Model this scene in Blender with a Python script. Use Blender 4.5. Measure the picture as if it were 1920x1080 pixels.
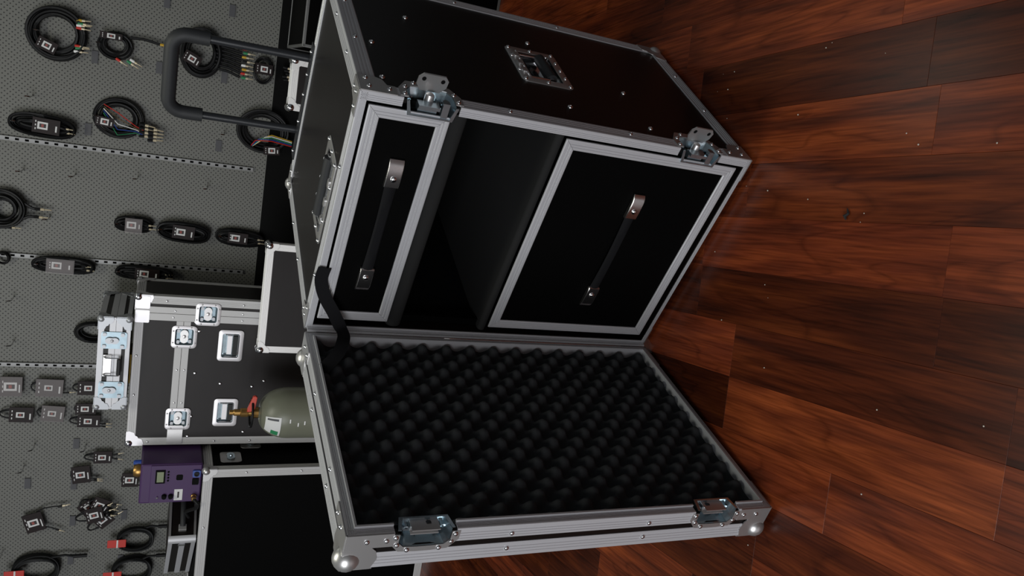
import bpy, bmesh, math, random
from mathutils import Matrix, Vector
random.seed(7)
PI = math.pi
scene = bpy.context.scene
COL = scene.collection
for o in list(bpy.data.objects): bpy.data.objects.remove(o)

# ------------------------------------------------------------------ camera (held sideways)
cam = bpy.data.cameras.new('camera'); camo = bpy.data.objects.new('camera', cam); COL.objects.link(camo)
right = Vector((0.17289, -0.41138, -0.89492)); down = Vector((-0.96315, -0.26067, -0.06624)); fwd = Vector((-0.20603, 0.87339, -0.44129))
M = Matrix.Identity(4)
for i in range(3):
    M[i][0] = right[i]; M[i][1] = -down[i]; M[i][2] = -fwd[i]
M.translation = Vector((0.472, -1.562, 1.107))
camo.matrix_world = M
cam.sensor_fit = 'HORIZONTAL'; cam.sensor_width = 36.0; cam.lens = 27.604
cam.shift_x = -0.02739; cam.shift_y = 0.00711; cam.clip_start = 0.02
scene.camera = camo

# ------------------------------------------------------------------ world, lights, exposure
w = bpy.data.worlds.new('room_air'); scene.world = w; w.use_nodes = True
bg = w.node_tree.nodes['Background']; bg.inputs[0].default_value = (0.62, 0.66, 0.68, 1); bg.inputs[1].default_value = 0.16

def area(name, loc, target, sx, sy, power, col):
    l = bpy.data.lights.new(name, 'AREA'); l.shape = 'RECTANGLE'; l.size = sx; l.size_y = sy; l.energy = power; l.color = col
    o = bpy.data.objects.new(name, l); COL.objects.link(o); o.location = loc
    o.rotation_euler = (Vector(target) - Vector(loc)).to_track_quat('-Z', 'Y').to_euler()
    return o
area('assumed_window_light', (-2.0, -4.5, 2.2), (0.0, 0.7, 0.5), 3.4, 2.2, 185, (0.95, 0.97, 1.0))  # assumed window behind the camera, never in view; area light added as the main light
area('assumed_ceiling_light', (-0.1, -0.1, 3.0), (-0.1, -0.1, 0), 1.3, 0.5, 26, (1.0, 1.0, 0.86))  # assumed overhead lamp, out of view, added to brighten upward-facing surfaces
area('floor_sheen_fill', (1.10, 1.50, 2.55), (0.75, -0.2, 0.0), 0.45, 0.35, 2.0, (0.95, 1.0, 0.90))  # added unseen lamp, only there to lay a soft sheen on the floor
scene.view_settings.view_transform = 'Standard'; scene.view_settings.look = 'None'
scene.view_settings.gamma = 1.0; scene.view_settings.use_curve_mapping = False
scene.view_settings.exposure = 0.0

# ------------------------------------------------------------------ materials
MAT = {}
def mat(name, col, rough=0.5, metal=0.0, spec=0.5, noise=None, bump=None, coat=0.0, alpha=None, emit=None):
    m = bpy.data.materials.new(name); m.use_nodes = True; nt = m.node_tree; b = nt.nodes['Principled BSDF']
    b.inputs['Base Color'].default_value = (*col, 1); b.inputs['Roughness'].default_value = rough
    b.inputs['Metallic'].default_value = metal; b.inputs['Specular IOR Level'].default_value = spec
    b.inputs['Coat Weight'].default_value = coat
    tc = nt.nodes.new('ShaderNodeTexCoord')
    if noise:
        scale, amt, stretch = noise
        mp = nt.nodes.new('ShaderNodeMapping'); mp.inputs['Scale'].default_value = stretch
        n = nt.nodes.new('ShaderNodeTexNoise'); n.inputs['Scale'].default_value = scale; n.inputs['Detail'].default_value = 5
        r = nt.nodes.new('ShaderNodeMapRange'); r.inputs['To Min'].default_value = 1 - amt; r.inputs['To Max'].default_value = 1 + amt
        mx = nt.nodes.new('ShaderNodeMix'); mx.data_type = 'RGBA'; mx.blend_type = 'MULTIPLY'; mx.inputs[0].default_value = 1
        nt.links.new(tc.outputs['Object'], mp.inputs[0]); nt.links.new(mp.outputs[0], n.inputs['Vector'])
        nt.links.new(n.outputs[0], r.inputs[0]); mx.inputs[6].default_value = (*col, 1); nt.links.new(r.outputs[0], mx.inputs[7])
        nt.links.new(mx.outputs[2], b.inputs['Base Color'])
    if bump:
        scale, st = bump
        n2 = nt.nodes.new('ShaderNodeTexNoise'); n2.inputs['Scale'].default_value = scale; n2.inputs['Detail'].default_value = 3
        bp = nt.nodes.new('ShaderNodeBump'); bp.inputs['Strength'].default_value = st; bp.inputs['Distance'].default_value = 0.001
        nt.links.new(tc.outputs['Object'], n2.inputs['Vector']); nt.links.new(n2.outputs[0], bp.inputs['Height']); nt.links.new(bp.outputs[0], b.inputs['Normal'])
    if alpha is not None: b.inputs['Alpha'].default_value = alpha
    if emit: b.inputs['Emission Color'].default_value = (*emit[0], 1); b.inputs['Emission Strength'].default_value = emit[1]
    MAT[name] = m; return m
mat('alu', (0.50, 0.50, 0.52), 0.45, 0.35, noise=(3, 0.06, (1, 1, 1)))
mat('alu_back', (0.46, 0.455, 0.455), 0.5, 0.2)
mat('alu_bright', (0.86, 0.85, 0.85), 0.45, 0.15)
mat('plate_bright', (0.70, 0.68, 0.70), 0.42, 0.55)
mat('chrome', (0.72, 0.72, 0.74), 0.14, 1.0)
mat('nickel', (0.50, 0.49, 0.485), 0.36, 0.8)
mat('hardware', (0.36, 0.37, 0.39), 0.42, 0.55)
mat('hardware_blue', (0.25, 0.32, 0.36), 0.38, 0.7, noise=(40, 0.3, (1, 1, 1)))
mat('rail_metal', (0.20, 0.20, 0.20), 0.45, 0.35)
mat('cap_metal', (0.62, 0.60, 0.60), 0.24, 1.0)
mat('zinc', (0.52, 0.63, 0.69), 0.20, 0.95, noise=(40, 0.25, (1, 1, 1)))
mat('laminate', (0.006, 0.0045, 0.004), 0.34, 0, 0.22, noise=(30, 0.3, (1, 1, 0.1)), bump=(900, 0.12))
mat('laminate_back', (0.015, 0.0125, 0.0125), 0.45, 0, 0.25, noise=(20, 0.25, (0.3, 1, 1)))
mat('drawer_black', (0.0015, 0.0015, 0.0015), 0.6, 0, 0.04)
mat('liner', (0.004, 0.0045, 0.005), 0.9, 0, 0.1)
mat('felt', (0.018, 0.018, 0.018), 0.95, 0, 0.1, bump=(1200, 0.3))
mat('foam', (0.040, 0.042, 0.045), 0.98, 0, 0.05, noise=(500, 0.25, (1, 1, 1)), bump=(1500, 0.5))
mat('webbing', (0.008, 0.008, 0.009), 0.85, 0, 0.08, bump=(800, 0.4))
mat('rubber', (0.020, 0.021, 0.023), 0.55, 0, 0.3, bump=(1500, 0.2))
mat('tube_black', (0.016, 0.017, 0.020), 0.33, 0, 0.45)
mat('cable', (0.005, 0.005, 0.0055), 0.5, 0, 0.22)
mat('cable_dark', (0.008, 0.0085, 0.009), 0.55, 0, 0.2)
mat('card', (0.010, 0.0045, 0.0045), 0.5, 0, 0.2, noise=(60, 0.5, (1, 1, 1)))
mat('label', (0.60, 0.60, 0.60), 0.6)
mat('print', (0.02, 0.015, 0.015), 0.6)
mat('print_red', (0.25, 0.05, 0.04), 0.6)
mat('gold', (0.75, 0.55, 0.30), 0.25, 1.0)
mat('plug', (0.72, 0.62, 0.44), 0.35, 0.55)
mat('red', (0.48, 0.022, 0.013), 0.5)
mat('yellow', (0.50, 0.30, 0.02), 0.5)
mat('green', (0.02, 0.20, 0.08), 0.5)
mat('blue', (0.02, 0.06, 0.28), 0.4)
mat('white_plastic', (0.75, 0.75, 0.75), 0.5)
mat('plastic_film', (0.45, 0.40, 0.40), 0.3, 0, 0.4, alpha=0.12)
mat('tag_grey', (0.055, 0.055, 0.062), 0.6)
mat('black_base', (0.003, 0.003, 0.003), 0.7, 0, 0.08)
mat('purple', (0.048, 0.017, 0.080), 0.5, 0, 0.4, noise=(6, 0.15, (1, 1, 1)))
mat('lcd', (0.15, 0.18, 0.09), 0.3)
mat('brass', (0.38, 0.22, 0.07), 0.35, 0.9)
mat('cyl_grey', (0.145, 0.150, 0.112), 0.38, 0, 0.4, noise=(14, 0.12, (1, 1, 1)))
mat('red_paint', (0.50, 0.05, 0.03), 0.4)
mat('cardboard', (0.50, 0.30, 0.04), 0.7)
mat('under_floor', (0.030, 0.011, 0.006), 0.5)
mat('crumb', (0.01, 0.008, 0.008), 0.9)
mat('dust', (0.5, 0.45, 0.38), 0.9)

def pegboard_mat():
    m = bpy.data.materials.new('pegboard'); m.use_nodes = True; nt = m.node_tree; b = nt.nodes['Principled BSDF']
    N = nt.nodes.new; L = nt.links.new
    tc = N('ShaderNodeTexCoord'); sp = N('ShaderNodeSeparateXYZ'); L(tc.outputs['Object'], sp.inputs[0])
    def math_(op, a, bb=None):
        n = N('ShaderNodeMath'); n.operation = op
        for i, q in enumerate((a, bb)):
            if q is None: continue
            if isinstance(q, (int, float)): n.inputs[i].default_value = q
            else: L(q, n.inputs[i])
        return n.outputs[0]
    P = 0.0172
    def grid(off):
        ds = []
        for ax in ('X', 'Z'):
            v = math_('ADD', sp.outputs[ax], 10 + off); v = math_('MODULO', v, P); v = math_('SUBTRACT', v, P / 2); ds.append(math_('MULTIPLY', v, v))
        return math_('SQRT', math_('ADD', ds[0], ds[1]))
    d = math_('MINIMUM', grid(0), grid(P / 2))
    r = N('ShaderNodeMapRange'); r.inputs['From Min'].default_value = 0.0017; r.inputs['From Max'].default_value = 0.0025; L(d, r.inputs[0])
    mx = N('ShaderNodeMix'); mx.data_type = 'RGBA'; mx.inputs[6].default_value = (0.015, 0.015, 0.015, 1); mx.inputs[7].default_value = (0.122, 0.122, 0.110, 1)
    L(r.outputs[0], mx.inputs[0]); L(mx.outputs[2], b.inputs['Base Color'])
    bp = N('ShaderNodeBump'); bp.inputs['Distance'].default_value = 0.003; bp.inputs['Strength'].default_value = 0.6
    L(r.outputs[0], bp.inputs['Height']); L(bp.outputs[0], b.inputs['Normal'])
    b.inputs['Roughness'].default_value = 0.55; MAT['pegboard'] = m
pegboard_mat()

def wood_mat():
    m = bpy.data.materials.new('wood_plank'); m.use_nodes = True; nt = m.node_tree; b = nt.nodes['Principled BSDF']
    N = nt.nodes.new; L = nt.links.new
    tc = N('ShaderNodeTexCoord'); oi = N('ShaderNodeObjectInfo')
    cmb = N('ShaderNodeCombineXYZ'); mu = N('ShaderNodeMath'); mu.operation = 'MULTIPLY'; mu.inputs[1].default_value = 37.0
    L(oi.outputs['Random'], mu.inputs[0]); L(mu.outputs[0], cmb.inputs[0]); L(mu.outputs[0], cmb.inputs[2])
    ad = N('ShaderNodeVectorMath'); ad.operation = 'ADD'; L(tc.outputs['Object'], ad.inputs[0]); L(cmb.outputs[0], ad.inputs[1])
    def noise(scale, sc, detail, dist=0.0):
        mp = N('ShaderNodeMapping'); mp.inputs['Scale'].default_value = sc; L(ad.outputs[0], mp.inputs[0])
        n = N('ShaderNodeTexNoise'); n.inputs['Scale'].default_value = scale; n.inputs['Detail'].default_value = detail; n.inputs['Distortion'].default_value = dist
        L(mp.outputs[0], n.inputs['Vector']); return n.outputs[0]
    broad = noise(1.0, (2.6, 24, 1), 4, 0.5); fine = noise(1.0, (9, 210, 1), 6, 0.3); vein = noise(1.0, (1.8, 10, 1), 2, 1.0)
    def ramp(src, pts):
        r = N('ShaderNodeValToRGB'); L(src, r.inputs[0]); e = r.color_ramp.elements
        while len(e) < len(pts): e.new(0.5)
        for i, (p, c) in enumerate(pts): e[i].position = p; e[i].color = (*c, 1)
        return r.outputs[0]
    c1 = ramp(broad, [(0.25, (0.040, 0.010, 0.0055)), (0.48, (0.115, 0.0235, 0.0085)), (0.72, (0.215, 0.047, 0.013))])
    f1 = ramp(fine, [(0.30, (0.62, 0.58, 0.58)), (0.62, (1.15, 1.15, 1.15))])
    v1 = ramp(vein, [(0.47, (1, 1, 1)), (0.492, (0.80, 0.78, 0.78)), (0.50, (0.70, 0.68, 0.68)), (0.535, (1, 1, 1))])
    def mul(a, bb):
        x = N('ShaderNodeMix'); x.data_type = 'RGBA'; x.blend_type = 'MULTIPLY'; x.inputs[0].default_value = 1; L(a, x.inputs[6]); L(bb, x.inputs[7]); return x.outputs[2]
    col = mul(mul(mul(c1, f1), v1), oi.outputs['Color'])
    L(col, b.inputs['Base Color'])
    b.inputs['Roughness'].default_value = 0.27; b.inputs['Specular IOR Level'].default_value = 0.24
    bp = N('ShaderNodeBump'); bp.inputs['Strength'].default_value = 0.06; bp.inputs['Distance'].default_value = 0.001
    L(fine, bp.inputs['Height']); L(bp.outputs[0], b.inputs['Normal']); MAT['wood_plank'] = m
wood_mat()

# ------------------------------------------------------------------ mesh helpers
class MB:
    def __init__(s): s.v = []; s.f = []; s.m = []; s.c = 0
    def slot(s, i): s.c = i; return s
    def add(s, vs, fs):
        k = len(s.v); s.v += [tuple(q) for q in vs]; s.f += [tuple(k + i for i in f) for f in fs]; s.m += [s.c] * len(fs); return s
    def box(s, x0, x1, y0, y1, z0, z1, mp=None):
        vs = [(x, y, z) for x in (x0, x1) for y in (y0, y1) for z in (z0, z1)]
        if mp: vs = [mp(*q) for q in vs]
        return s.add(vs, [(0, 1, 3, 2), (4, 6, 7, 5), (0, 4, 5, 1), (2, 3, 7, 6), (0, 2, 6, 4), (1, 5, 7, 3)])
    def obox(s, mtx, hx, hy, hz):
        return s.box(-hx, hx, -hy, hy, -hz, hz, lambda x, y, z: tuple(mtx @ Vector((x, y, z))))
    def prism(s, poly, c0, c1, mp):
        n = len(poly); vs = [mp(a, b, c0) for a, b in poly] + [mp(a, b, c1) for a, b in poly]
        return s.add(vs, [tuple(range(n)), tuple(range(2 * n - 1, n - 1, -1))] + [(i, (i + 1) % n, n + (i + 1) % n, n + i) for i in range(n)])
    def rings(s, loops, cap0=True, cap1=True):
        n = len(loops[0]); vs = [q for l in loops for q in l]; fs = []
        for k in range(len(loops) - 1):
            for i in range(n):
                j = (i + 1) % n; fs.append((k * n + i, k * n + j, (k + 1) * n + j, (k + 1) * n + i))
        if cap0: fs.append(tuple(range(n)))
        if cap1: fs.append(tuple(range((len(loops) - 1) * n, len(loops) * n)))
        return s.add(vs, fs)
    def tube(s, path, r, n=8, closed=False):
        P = [Vector(q) for q in path]; N_ = len(P); rr = r if isinstance(r, (list, tuple)) else [r] * N_
        up = None; loops = []
        for i in range(N_):
            a = P[(i - 1) % N_] if (closed or i > 0) else P[i]; b = P[(i + 1) % N_] if (closed or i < N_ - 1) else P[i]
            t = (b - a).normalized()
            if up is None: up = Vector((0, 0, 1)) if abs(t.z) < 0.9 else Vector((1, 0, 0))
            x = (up - t * up.dot(t))
            if x.length < 1e-6: x = t.orthogonal()
            x.normalize(); y = t.cross(x); up = x
            loops.append([tuple(P[i] + (x * math.cos(2 * PI * k / n) + y * math.sin(2 * PI * k / n)) * rr[i]) for k in range(n)])
        if closed: loops.append(loops[0]); return s.rings(loops, False, False)
        return s.rings(loops)
    def lathe(s, prof, n=16, mp=None):
        loops = []
        for r, h in prof:
            l = [(r * math.cos(2 * PI * k / n), r * math.sin(2 * PI * k / n), h) for k in range(n)]
            loops.append([mp(*q) for q in l] if mp else l)
        return s.rings(loops)
    def sphere(s, c, r, n=14, m=8, sc=(1, 1, 1)):
        prof = [(max(1e-5, r * math.sin(PI * i / m)), -r * math.cos(PI * i / m)) for i in range(m + 1)]
        return s.lathe(prof, n, lambda x, y, z: (c[0] + x * sc[0], c[1] + y * sc[1], c[2] + z * sc[2]))
    def mesh(s, name, mats, smooth=None):
        me = bpy.data.meshes.new(name); me.from_pydata(s.v, [], s.f)
        for q in (mats if isinstance(mats, (list, tuple)) else [mats]): me.materials.append(MAT[q])
        for p_, i in zip(me.polygons, s.m): p_.material_index = i
        bm = bmesh.new(); bm.from_mesh(me); bmesh.ops.recalc_face_normals(bm, faces=bm.faces); bm.to_mesh(me); bm.free()
        if smooth:
            me.shade_smooth(); me.set_sharp_from_angle(angle=math.radians(smooth))
        return me
    def build(s, name, mats, parent=None, smooth=None, loc=(0, 0, 0), rot=(0, 0, 0), bevel=0):
        return inst(name, s.mesh(name, mats, smooth), parent, loc, rot, bevel)
def inst(name, me, parent=None, loc=(0, 0, 0), rot=(0, 0, 0), bevel=0):
    o = bpy.data.objects.new(name, me); COL.objects.link(o); o.parent = parent; o.location = loc; o.rotation_euler = rot
    if bevel:
        b = o.modifiers.new('bevel', 'BEVEL'); b.width = bevel; b.segments = 2; b.limit_method = 'ANGLE'; b.angle_limit = math.radians(40)
    return o
def empty(name, loc=(0, 0, 0), rz=0):
    o = bpy.data.objects.new(name, None); COL.objects.link(o); o.location = loc; o.rotation_euler = (0, 0, rz); o.empty_display_size = 0.05; return o
def tag(o, label, cat, group=None):
    o['label'] = label; o['category'] = cat
    if group: o['group'] = group
    return o
def struct(o, label=None):
    o['kind'] = 'structure'
    if label: o['label'] = label
    return o
def rrect(w, h, r, n=4, cx=0, cy=0):
    pts = []
    for (sx, sy, a0) in ((1, 1, 0), (-1, 1, PI / 2), (-1, -1, PI), (1, -1, 1.5 * PI)):
        for i in range(n + 1):
            a = a0 + PI / 2 * i / n; pts.append((cx + sx * (w / 2 - r) + r * math.cos(a), cy + sy * (h / 2 - r) + r * math.sin(a)))
    return pts
def holed_panel(mb, a0, a1, b0, b1, c0, c1, holes, mp):
    A = sorted({a0, a1, *[h[0] for h in holes], *[h[1] for h in holes]}); B = sorted({b0, b1, *[h[2] for h in holes], *[h[3] for h in holes]})
    for i in range(len(A) - 1):
        for j in range(len(B) - 1):
            ca, cb = (A[i] + A[i + 1]) / 2, (B[j] + B[j + 1]) / 2
            if not (a0 < ca < a1 and b0 < cb < b1): continue
            if any(h[0] < ca < h[1] and h[2] < cb < h[3] for h in holes): continue
            mb.box(A[i], A[i + 1], B[j], B[j + 1], c0, c1, mp)

# L-shaped ridged aluminium angle: leg a lies on the face with normal na, leg b on the face with normal nb
def leg_profile(wd, t):
    g = 0.0009
    pr = [(-wd, 0.0), (-wd, t * 0.55), (-wd * 0.94, t)]
    for c in (0.72, 0.50, 0.28):
        pr += [(-wd * (c + 0.06), t), (-wd * (c + 0.035), t - g), (-wd * (c - 0.035), t - g), (-wd * (c - 0.06), t)]
    return pr
def angle_mesh(mb, p0, p1, na, nb, wa, wb, t=0.0022):
    p0, p1, na, nb = Vector(p0), Vector(p1), Vector(na), Vector(nb)
    pr = [(h, v) for v, h in leg_profile(wa, t)]              # (along na, along nb)
    pr += [(t, t * 0.2), (t * 0.75, t * 0.75), (t * 0.2, t)]
    pr += [(v, h) for v, h in reversed(leg_profile(wb, t))]
    pr += [(-wb, 0.0), (0, 0), ]
    seen = []
    for q in pr:
        if not seen or q != seen[-1]: seen.append(q)
    n = len(seen)
    l0 = [tuple(p0 + na * a + nb * b) for a, b in seen]; l1 = [tuple(p1 + na * a + nb * b) for a, b in seen]
    mb.rings([l0, l1])
def angle(parent, p0, p1, na, nb, wa, wb, name='edge_rail', m='alu', t=0.0022):
    mb = MB(); angle_mesh(mb, p0, p1, na, nb, wa, wb, t); return mb.build(name, m, parent)

RIV = MB().lathe([(0.0046, 0), (0.0045, 0.0010), (0.0038, 0.0022), (0.0026, 0.0030), (0.0014, 0.0030), (0.0010, 0.0018), (0.0001, 0.0016)], 10).mesh('rivet', 'chrome', 50)
def rivet(parent, p, n, s=1.0, me=None):
    o = inst('rivet', me or RIV, parent, p); o.rotation_euler = Vector(n).to_track_quat('Z', 'Y').to_euler(); o.scale = (s, s, s); return o
def lobe(l=0.058, r=0.030):
    return [(0, 0), (l, 0), (l + 0.002, r * 0.3), (l - 0.004, r * 0.85), (l * 0.72, r), (r * 1.25, r * 1.25), (r, l * 0.72), (r * 0.85, l - 0.004), (r * 0.3, l + 0.002), (0, l)]
def ball_corner(parent, c, d, r=0.019, l=0.058, m='nickel', name='ball_corner', off=0.0022):
    c = Vector(c); mb = MB(); t0, t1 = off - 0.0005, off + 0.0014
    sx, sy, sz = d
    lr = l * 0.52
    mb.prism(lobe(l, lr), t0, t1, lambda a, b, h: (c.x - sx * (h - 0), c.y + sy * a, c.z + sz * b))
    mb.prism(lobe(l, lr), t0, t1, lambda a, b, h: (c.x + sx * a, c.y - sy * h, c.z + sz * b))
    mb.prism(lobe(l, lr), t0, t1, lambda a, b, h: (c.x + sx * a, c.y + sy * b, c.z - sz * h))
    k = r * 0.52
    mb.slot(1).sphere((c.x + sx * k, c.y + sy * k, c.z + sz * k), r)
    return mb.build(name, [m, 'chrome' if m in ('alu_bright', 'plate_bright') else m], parent, 40)

# recessed hardware in a local frame: a,b in the face, c out of it
def dish(mb, w, h, r, fl, depth, tw, th, mpf, plate=0, inner=1):
    o0 = rrect(w, h, r); i0 = rrect(w - 2 * fl, h - 2 * fl, r * 0.6); i1 = rrect(tw, th, r * 0.4)
    L = lambda pts, c: [mpf(a, b, c) for a, b in pts]
    mb.slot(plate).rings([L(o0, 0.0), L(o0, 0.0014), L(rrect(w - 0.003, h - 0.003, r), 0.0022), L(i0, 0.0022), L(i0, 0.0)], False, False)
    mb.slot(inner).rings([L(i0, 0.0005), L(i1, -depth)], False, True)
def butterfly(mb, mpf, s=1.0):
    pts = []
    for k in range(24):
        a = 2 * PI * k / 24; rr = (0.020 + 0.007 * math.cos(2 * a)) * s; pts.append((rr * math.cos(a), rr * math.sin(a)))
    mb.prism(pts, -0.008 * s, -0.005 * s, mpf); mb.lathe([(0.007 * s, -0.005 * s), (0.006 * s, -0.001 * s), (0.002 * s, 0.0)], 12, mpf)

# ------------------------------------------------------------------ setting: floor, pegboard wall, rails
fb = MB().box(-3.2, 3.2, -3.4, 1.86, -0.05, -0.005); floor = struct(fb.build('floor', 'under_floor'), 'dark reddish-brown wood plank floor')
tA = math.radians(98.5); E1 = Vector((math.cos(tA), math.sin(tA), 0)); E2 = Vector((E1.y, -E1.x, 0))
PWID, PLEN = 0.1125, 0.61
pm = MB()
hx, hy, ch = PLEN / 2 - 0.00015, PWID / 2 - 0.00015, 0.0003
pm.rings([[(-hx, -hy, -0.005), (hx, -hy, -0.005), (hx, hy, -0.005), (-hx, hy, -0.005)], [(-hx, -hy, -ch), (hx, -hy, -ch), (hx, hy, -ch), (-hx, hy, -ch)],
          [(-hx + ch, -hy + ch, 0), (hx - ch, -hy + ch, 0), (hx - ch, hy - ch, 0), (-hx + ch, hy - ch, 0)]])
PM = pm.mesh('plank', 'wood_plank')
BR, MD, DK = 1.25, 0.85, 0.45
# row index counted from the edge at e2 = -0.240; joint offset along the plank and the tones from near to far
rows = {-4: (0.10, [MD, BR, DK]), -3: (0.33, [DK, BR, BR]), -2: (-0.457, [1.0, 0.55, DK]), -1: (-0.457, [0.62, 0.6, DK]), 0: (-0.62, [BR, 1.15, MD, BR]), 1: (-0.317, [1.25, DK * .8, MD, BR]), 2: (-0.317, [.62, 1.15, MD, BR]),
        3: (-0.79, [DK, .55, MD, BR]), 4: (-0.787, [1.1, 0.9, MD, BR]), 5: (-0.30, [.72, .8, BR, MD]), 6: (-0.12, [1.0, 0.95, 1.1, MD]), 7: (-0.093, [DK, 1.2, .8, MD]), 8: (-0.025, [BR, 1.3, .9, BR])}
for r in range(-12, 15):
    e2 = -0.240 + (r + 0.5) * PWID
    off, tones = rows.get(r, (random.uniform(-0.6, 0), [BR]))
    for k in range(-5, 6):
        e1 = off + (k + 0.5) * PLEN
        if e1 > 2.1 or e1 < -2.5: continue
        c = E2 * e2 + E1 * e1
        if c.y > 1.95: continue
        o = inst('plank', PM, floor, (c.x, c.y, 0.0), (0, 0, tA))
        near = math.floor((-0.55 - off) / PLEN)
        ti = k - near
        t = tones[max(0, min(len(tones) - 1, ti))] if r in rows else random.choice((BR, MD, DK))
        t *= random.uniform(0.93, 1.07)
        o.color = (t, t * random.uniform(0.95, 1.03), t, 1)

YW = 1.85
wall = struct(MB().box(-3.0, 2.6, YW, YW + 0.02, 0.727, 2.7).build('wall_back', 'pegboard'), 'grey perforated pegboard wall')
base = struct(MB().box(-3.0, 2.6, YW - 0.005, YW + 0.02, 0.0, 0.727).build('trim_1', 'black_base'), 'black panel below the pegboard')

def slotted_rail(x, z0, z1, label):
    t = tag(empty('slotted_rail', (x, YW, z0)), label, 'rail', 'slotted shelf rails on the pegboard')
    h = z1 - z0; mb = MB()
    for s in (-1, 1): mb.box(s * 0.0058 - 0.0018, s * 0.0058 + 0.0018, -0.011, 0, 0, h)
    n = int(h / 0.030); st = h / n
    for k in range(n + 1):
        z = k * st; mb.box(-0.0042, 0.0042, -0.0100, -0.002, max(0, z - 0.0090), min(h, z + 0.0090))
    mb.build('channel', 'rail_metal', t)
    MB().box(-0.0042, 0.0042, -0.0025, -0.0005, 0, h).build('slot_back', 'black_base', t)
slotted_rail(0.104, 0.776, 2.3, 'long slotted metal rail between the coiled cables above the pull handle')
slotted_rail(-0.326, 0.777, 2.3, 'slotted metal rail behind the two oval cable bundles left of centre')
slotted_rail(-0.757, 0.90, 2.3, 'slotted metal rail above the flat silver flight case')

# ------------------------------------------------------------------ the open flight case
W, H, D, T = 0.54, 0.8163, 0.5066, 0.0724
ZF = 0.012; TH = -1.3836
case = tag(empty('flight_case', (0, 0, ZF), math.radians(-27)), 'open black flight case with two drawers, foam-lined lid and raised pull handle', 'flight case')
XP, XN, YP, YN, ZP, ZN = (1, 0, 0), (-1, 0, 0), (0, 1, 0), (0, -1, 0), (0, 0, 1), (0, 0, -1)
e = 0.0022
LZ = [(0.642, 0.743), (0.078, 0.179)]           # latch cut-outs along the right front edge
SH = (0.186, 0.300, 0.376, 0.456)               # side handle cut-out (y0,y1,z0,z1)
THo = (0.190, 0.342, 0.070, 0.140)              # top handle cut-out (x0,x1,y0,y1)
mb = MB(); holed_panel(mb, e, D - e, e, H - e, W - 0.0112, W - e, [SH] + [(-1, 0.047, a + .006, b - .006) for a, b in LZ], lambda a, b, c: (c, a, b)); mb.build('side_panel', 'laminate', case)
MB().box(e, 0.0112, e, D - e, e, H - e).build('side_panel', 'laminate', case)
mb = MB(); holed_panel(mb, 0.0112, W - 0.0112, e, D - e, H - 0.0112, H - e, [THo], lambda a, b, c: (a, b, c)); mb.build('top_panel', 'laminate', case)
MB().box(0.0112, W - 0.0112, e, D - e, e, 0.0112).build('bottom_panel', 'laminate', case)
MB().box(0.0112, W - 0.0112, D - 0.0112, D - e, 0.0112, H - 0.0112).build('back_panel', 'laminate', case)
for x0, x1 in ((0.0113, 0.014), (W - 0.014, W - 0.0113)):
    mb = MB(); holes = [(-1, 0.05, a, b) for a, b in LZ] + [SH] if x0 > 0.3 else []
    holed_panel(mb, 0.03, D - 0.0113, 0.0113, H - 0.0113, x0, x1, holes, lambda a, b, c: (c, a, b)); mb.build('lining', 'liner', case)
wr = 0.030; wf = 0.016
segs = [(0, LZ[1][0]), (LZ[1][1], LZ[0][0]), (LZ[0][1], H)]
c_ = lambda x, y, z: (x if x == 0 else x, y, z)
i0, i1 = e, lambda v: v - e
for a, b in segs: angle(case, (W - e, e, max(a, e)), (W - e, e, min(b, H - e)), XP, YN, wr, wf)
angle(case, (e, e, e), (e, e, H - e), XN, YN, wr, 0.007)
angle(case, (e, e, H - e), (W - e, e, H - e), ZP, YN, wr, 0.012)
angle(case, (e, e, e), (W - e, e, e), ZN, YN, wr, 0.007)
for x, na in ((e, XN), (W - e, XP)):
    angle(case, (x, D - e, e), (x, D - e, H - e), na, YP, wr, wr)
    angle(case, (x, e, H - e), (x, D - e, H - e), na, ZP, wr, wr)
    angle(case, (x, e, e), (x, D - e, e), na, ZN, wr, wr)
angle(case, (e, D - e, H - e), (W - e, D - e, H - e), YP, ZP, wr, wr)
angle(case, (e, D - e, e), (W - e, D - e, e), YP, ZN, wr, wr)
for x, sx in ((0, 1), (W, -1)):
    for z, sz in ((0, 1), (H, -1)): ball_corner(case, (x, D, z), (sx, -1, sz), r=0.018, l=0.06, off=0.0)
# L brackets on the front corners
def bracket(parent, z, sz, x, sx):
    mb = MB(); t0, t1 = -0.0003, 0.0016
    poly = [(0, 0), (0.062, 0), (0.062, 0.029), (0.048, 0.029), (0.042, 0.046), (0.030, 0.052), (0, 0.052)]   # along z, along y
    mb.prism([(a, b) for a, b in poly], t0, t1, lambda a, b, c: (x - sx * c, b, z + sz * a))
    mb.prism([(0, 0), (0.052, 0), (0.052, 0.020), (0.035, 0.030), (0.030, 0.052), (0, 0.052)], t0, t1, lambda a, b, c: (x + sx * a, b, z - sz * c))
    mb.build('corner_bracket', 'nickel', parent)
for x, sx in ((0, 1), (W, -1)):
    for z, sz in ((0, 1), (H, -1)): bracket(case, z, sz, x, sx)
R_ = XP
for y, z in ((0.042, H - 0.013), (0.015, H - 0.016), (0.015, H - 0.050), (0.042, 0.013), (0.016, 0.018), (0.016, 0.050)): rivet(case, (W + 0.0014, y, z), R_)
for y, z in ((0.345, 0.681), (0.196, 0.770), (0.062, 0.771), (0.358, 0.406), (0.204, 0.227), (0.089, 0.397), (0.062, 0.223)): rivet(case, (W - e, y, z), R_, 1.25)
for z in (0.545, 0.29): rivet(case, (W - 0.0006, 0.019, z), R_); rivet(case, (W - 0.0006, D - 0.016, z), R_)
for y in (0.20, 0.36): rivet(case, (W - 0.0006, y, 0.016), R_); rivet(case, (W - 0.0006, y, H - 0.016), R_); rivet(case, (W - 0.014, y - 0.04, H - 0.0006), ZP)
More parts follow.
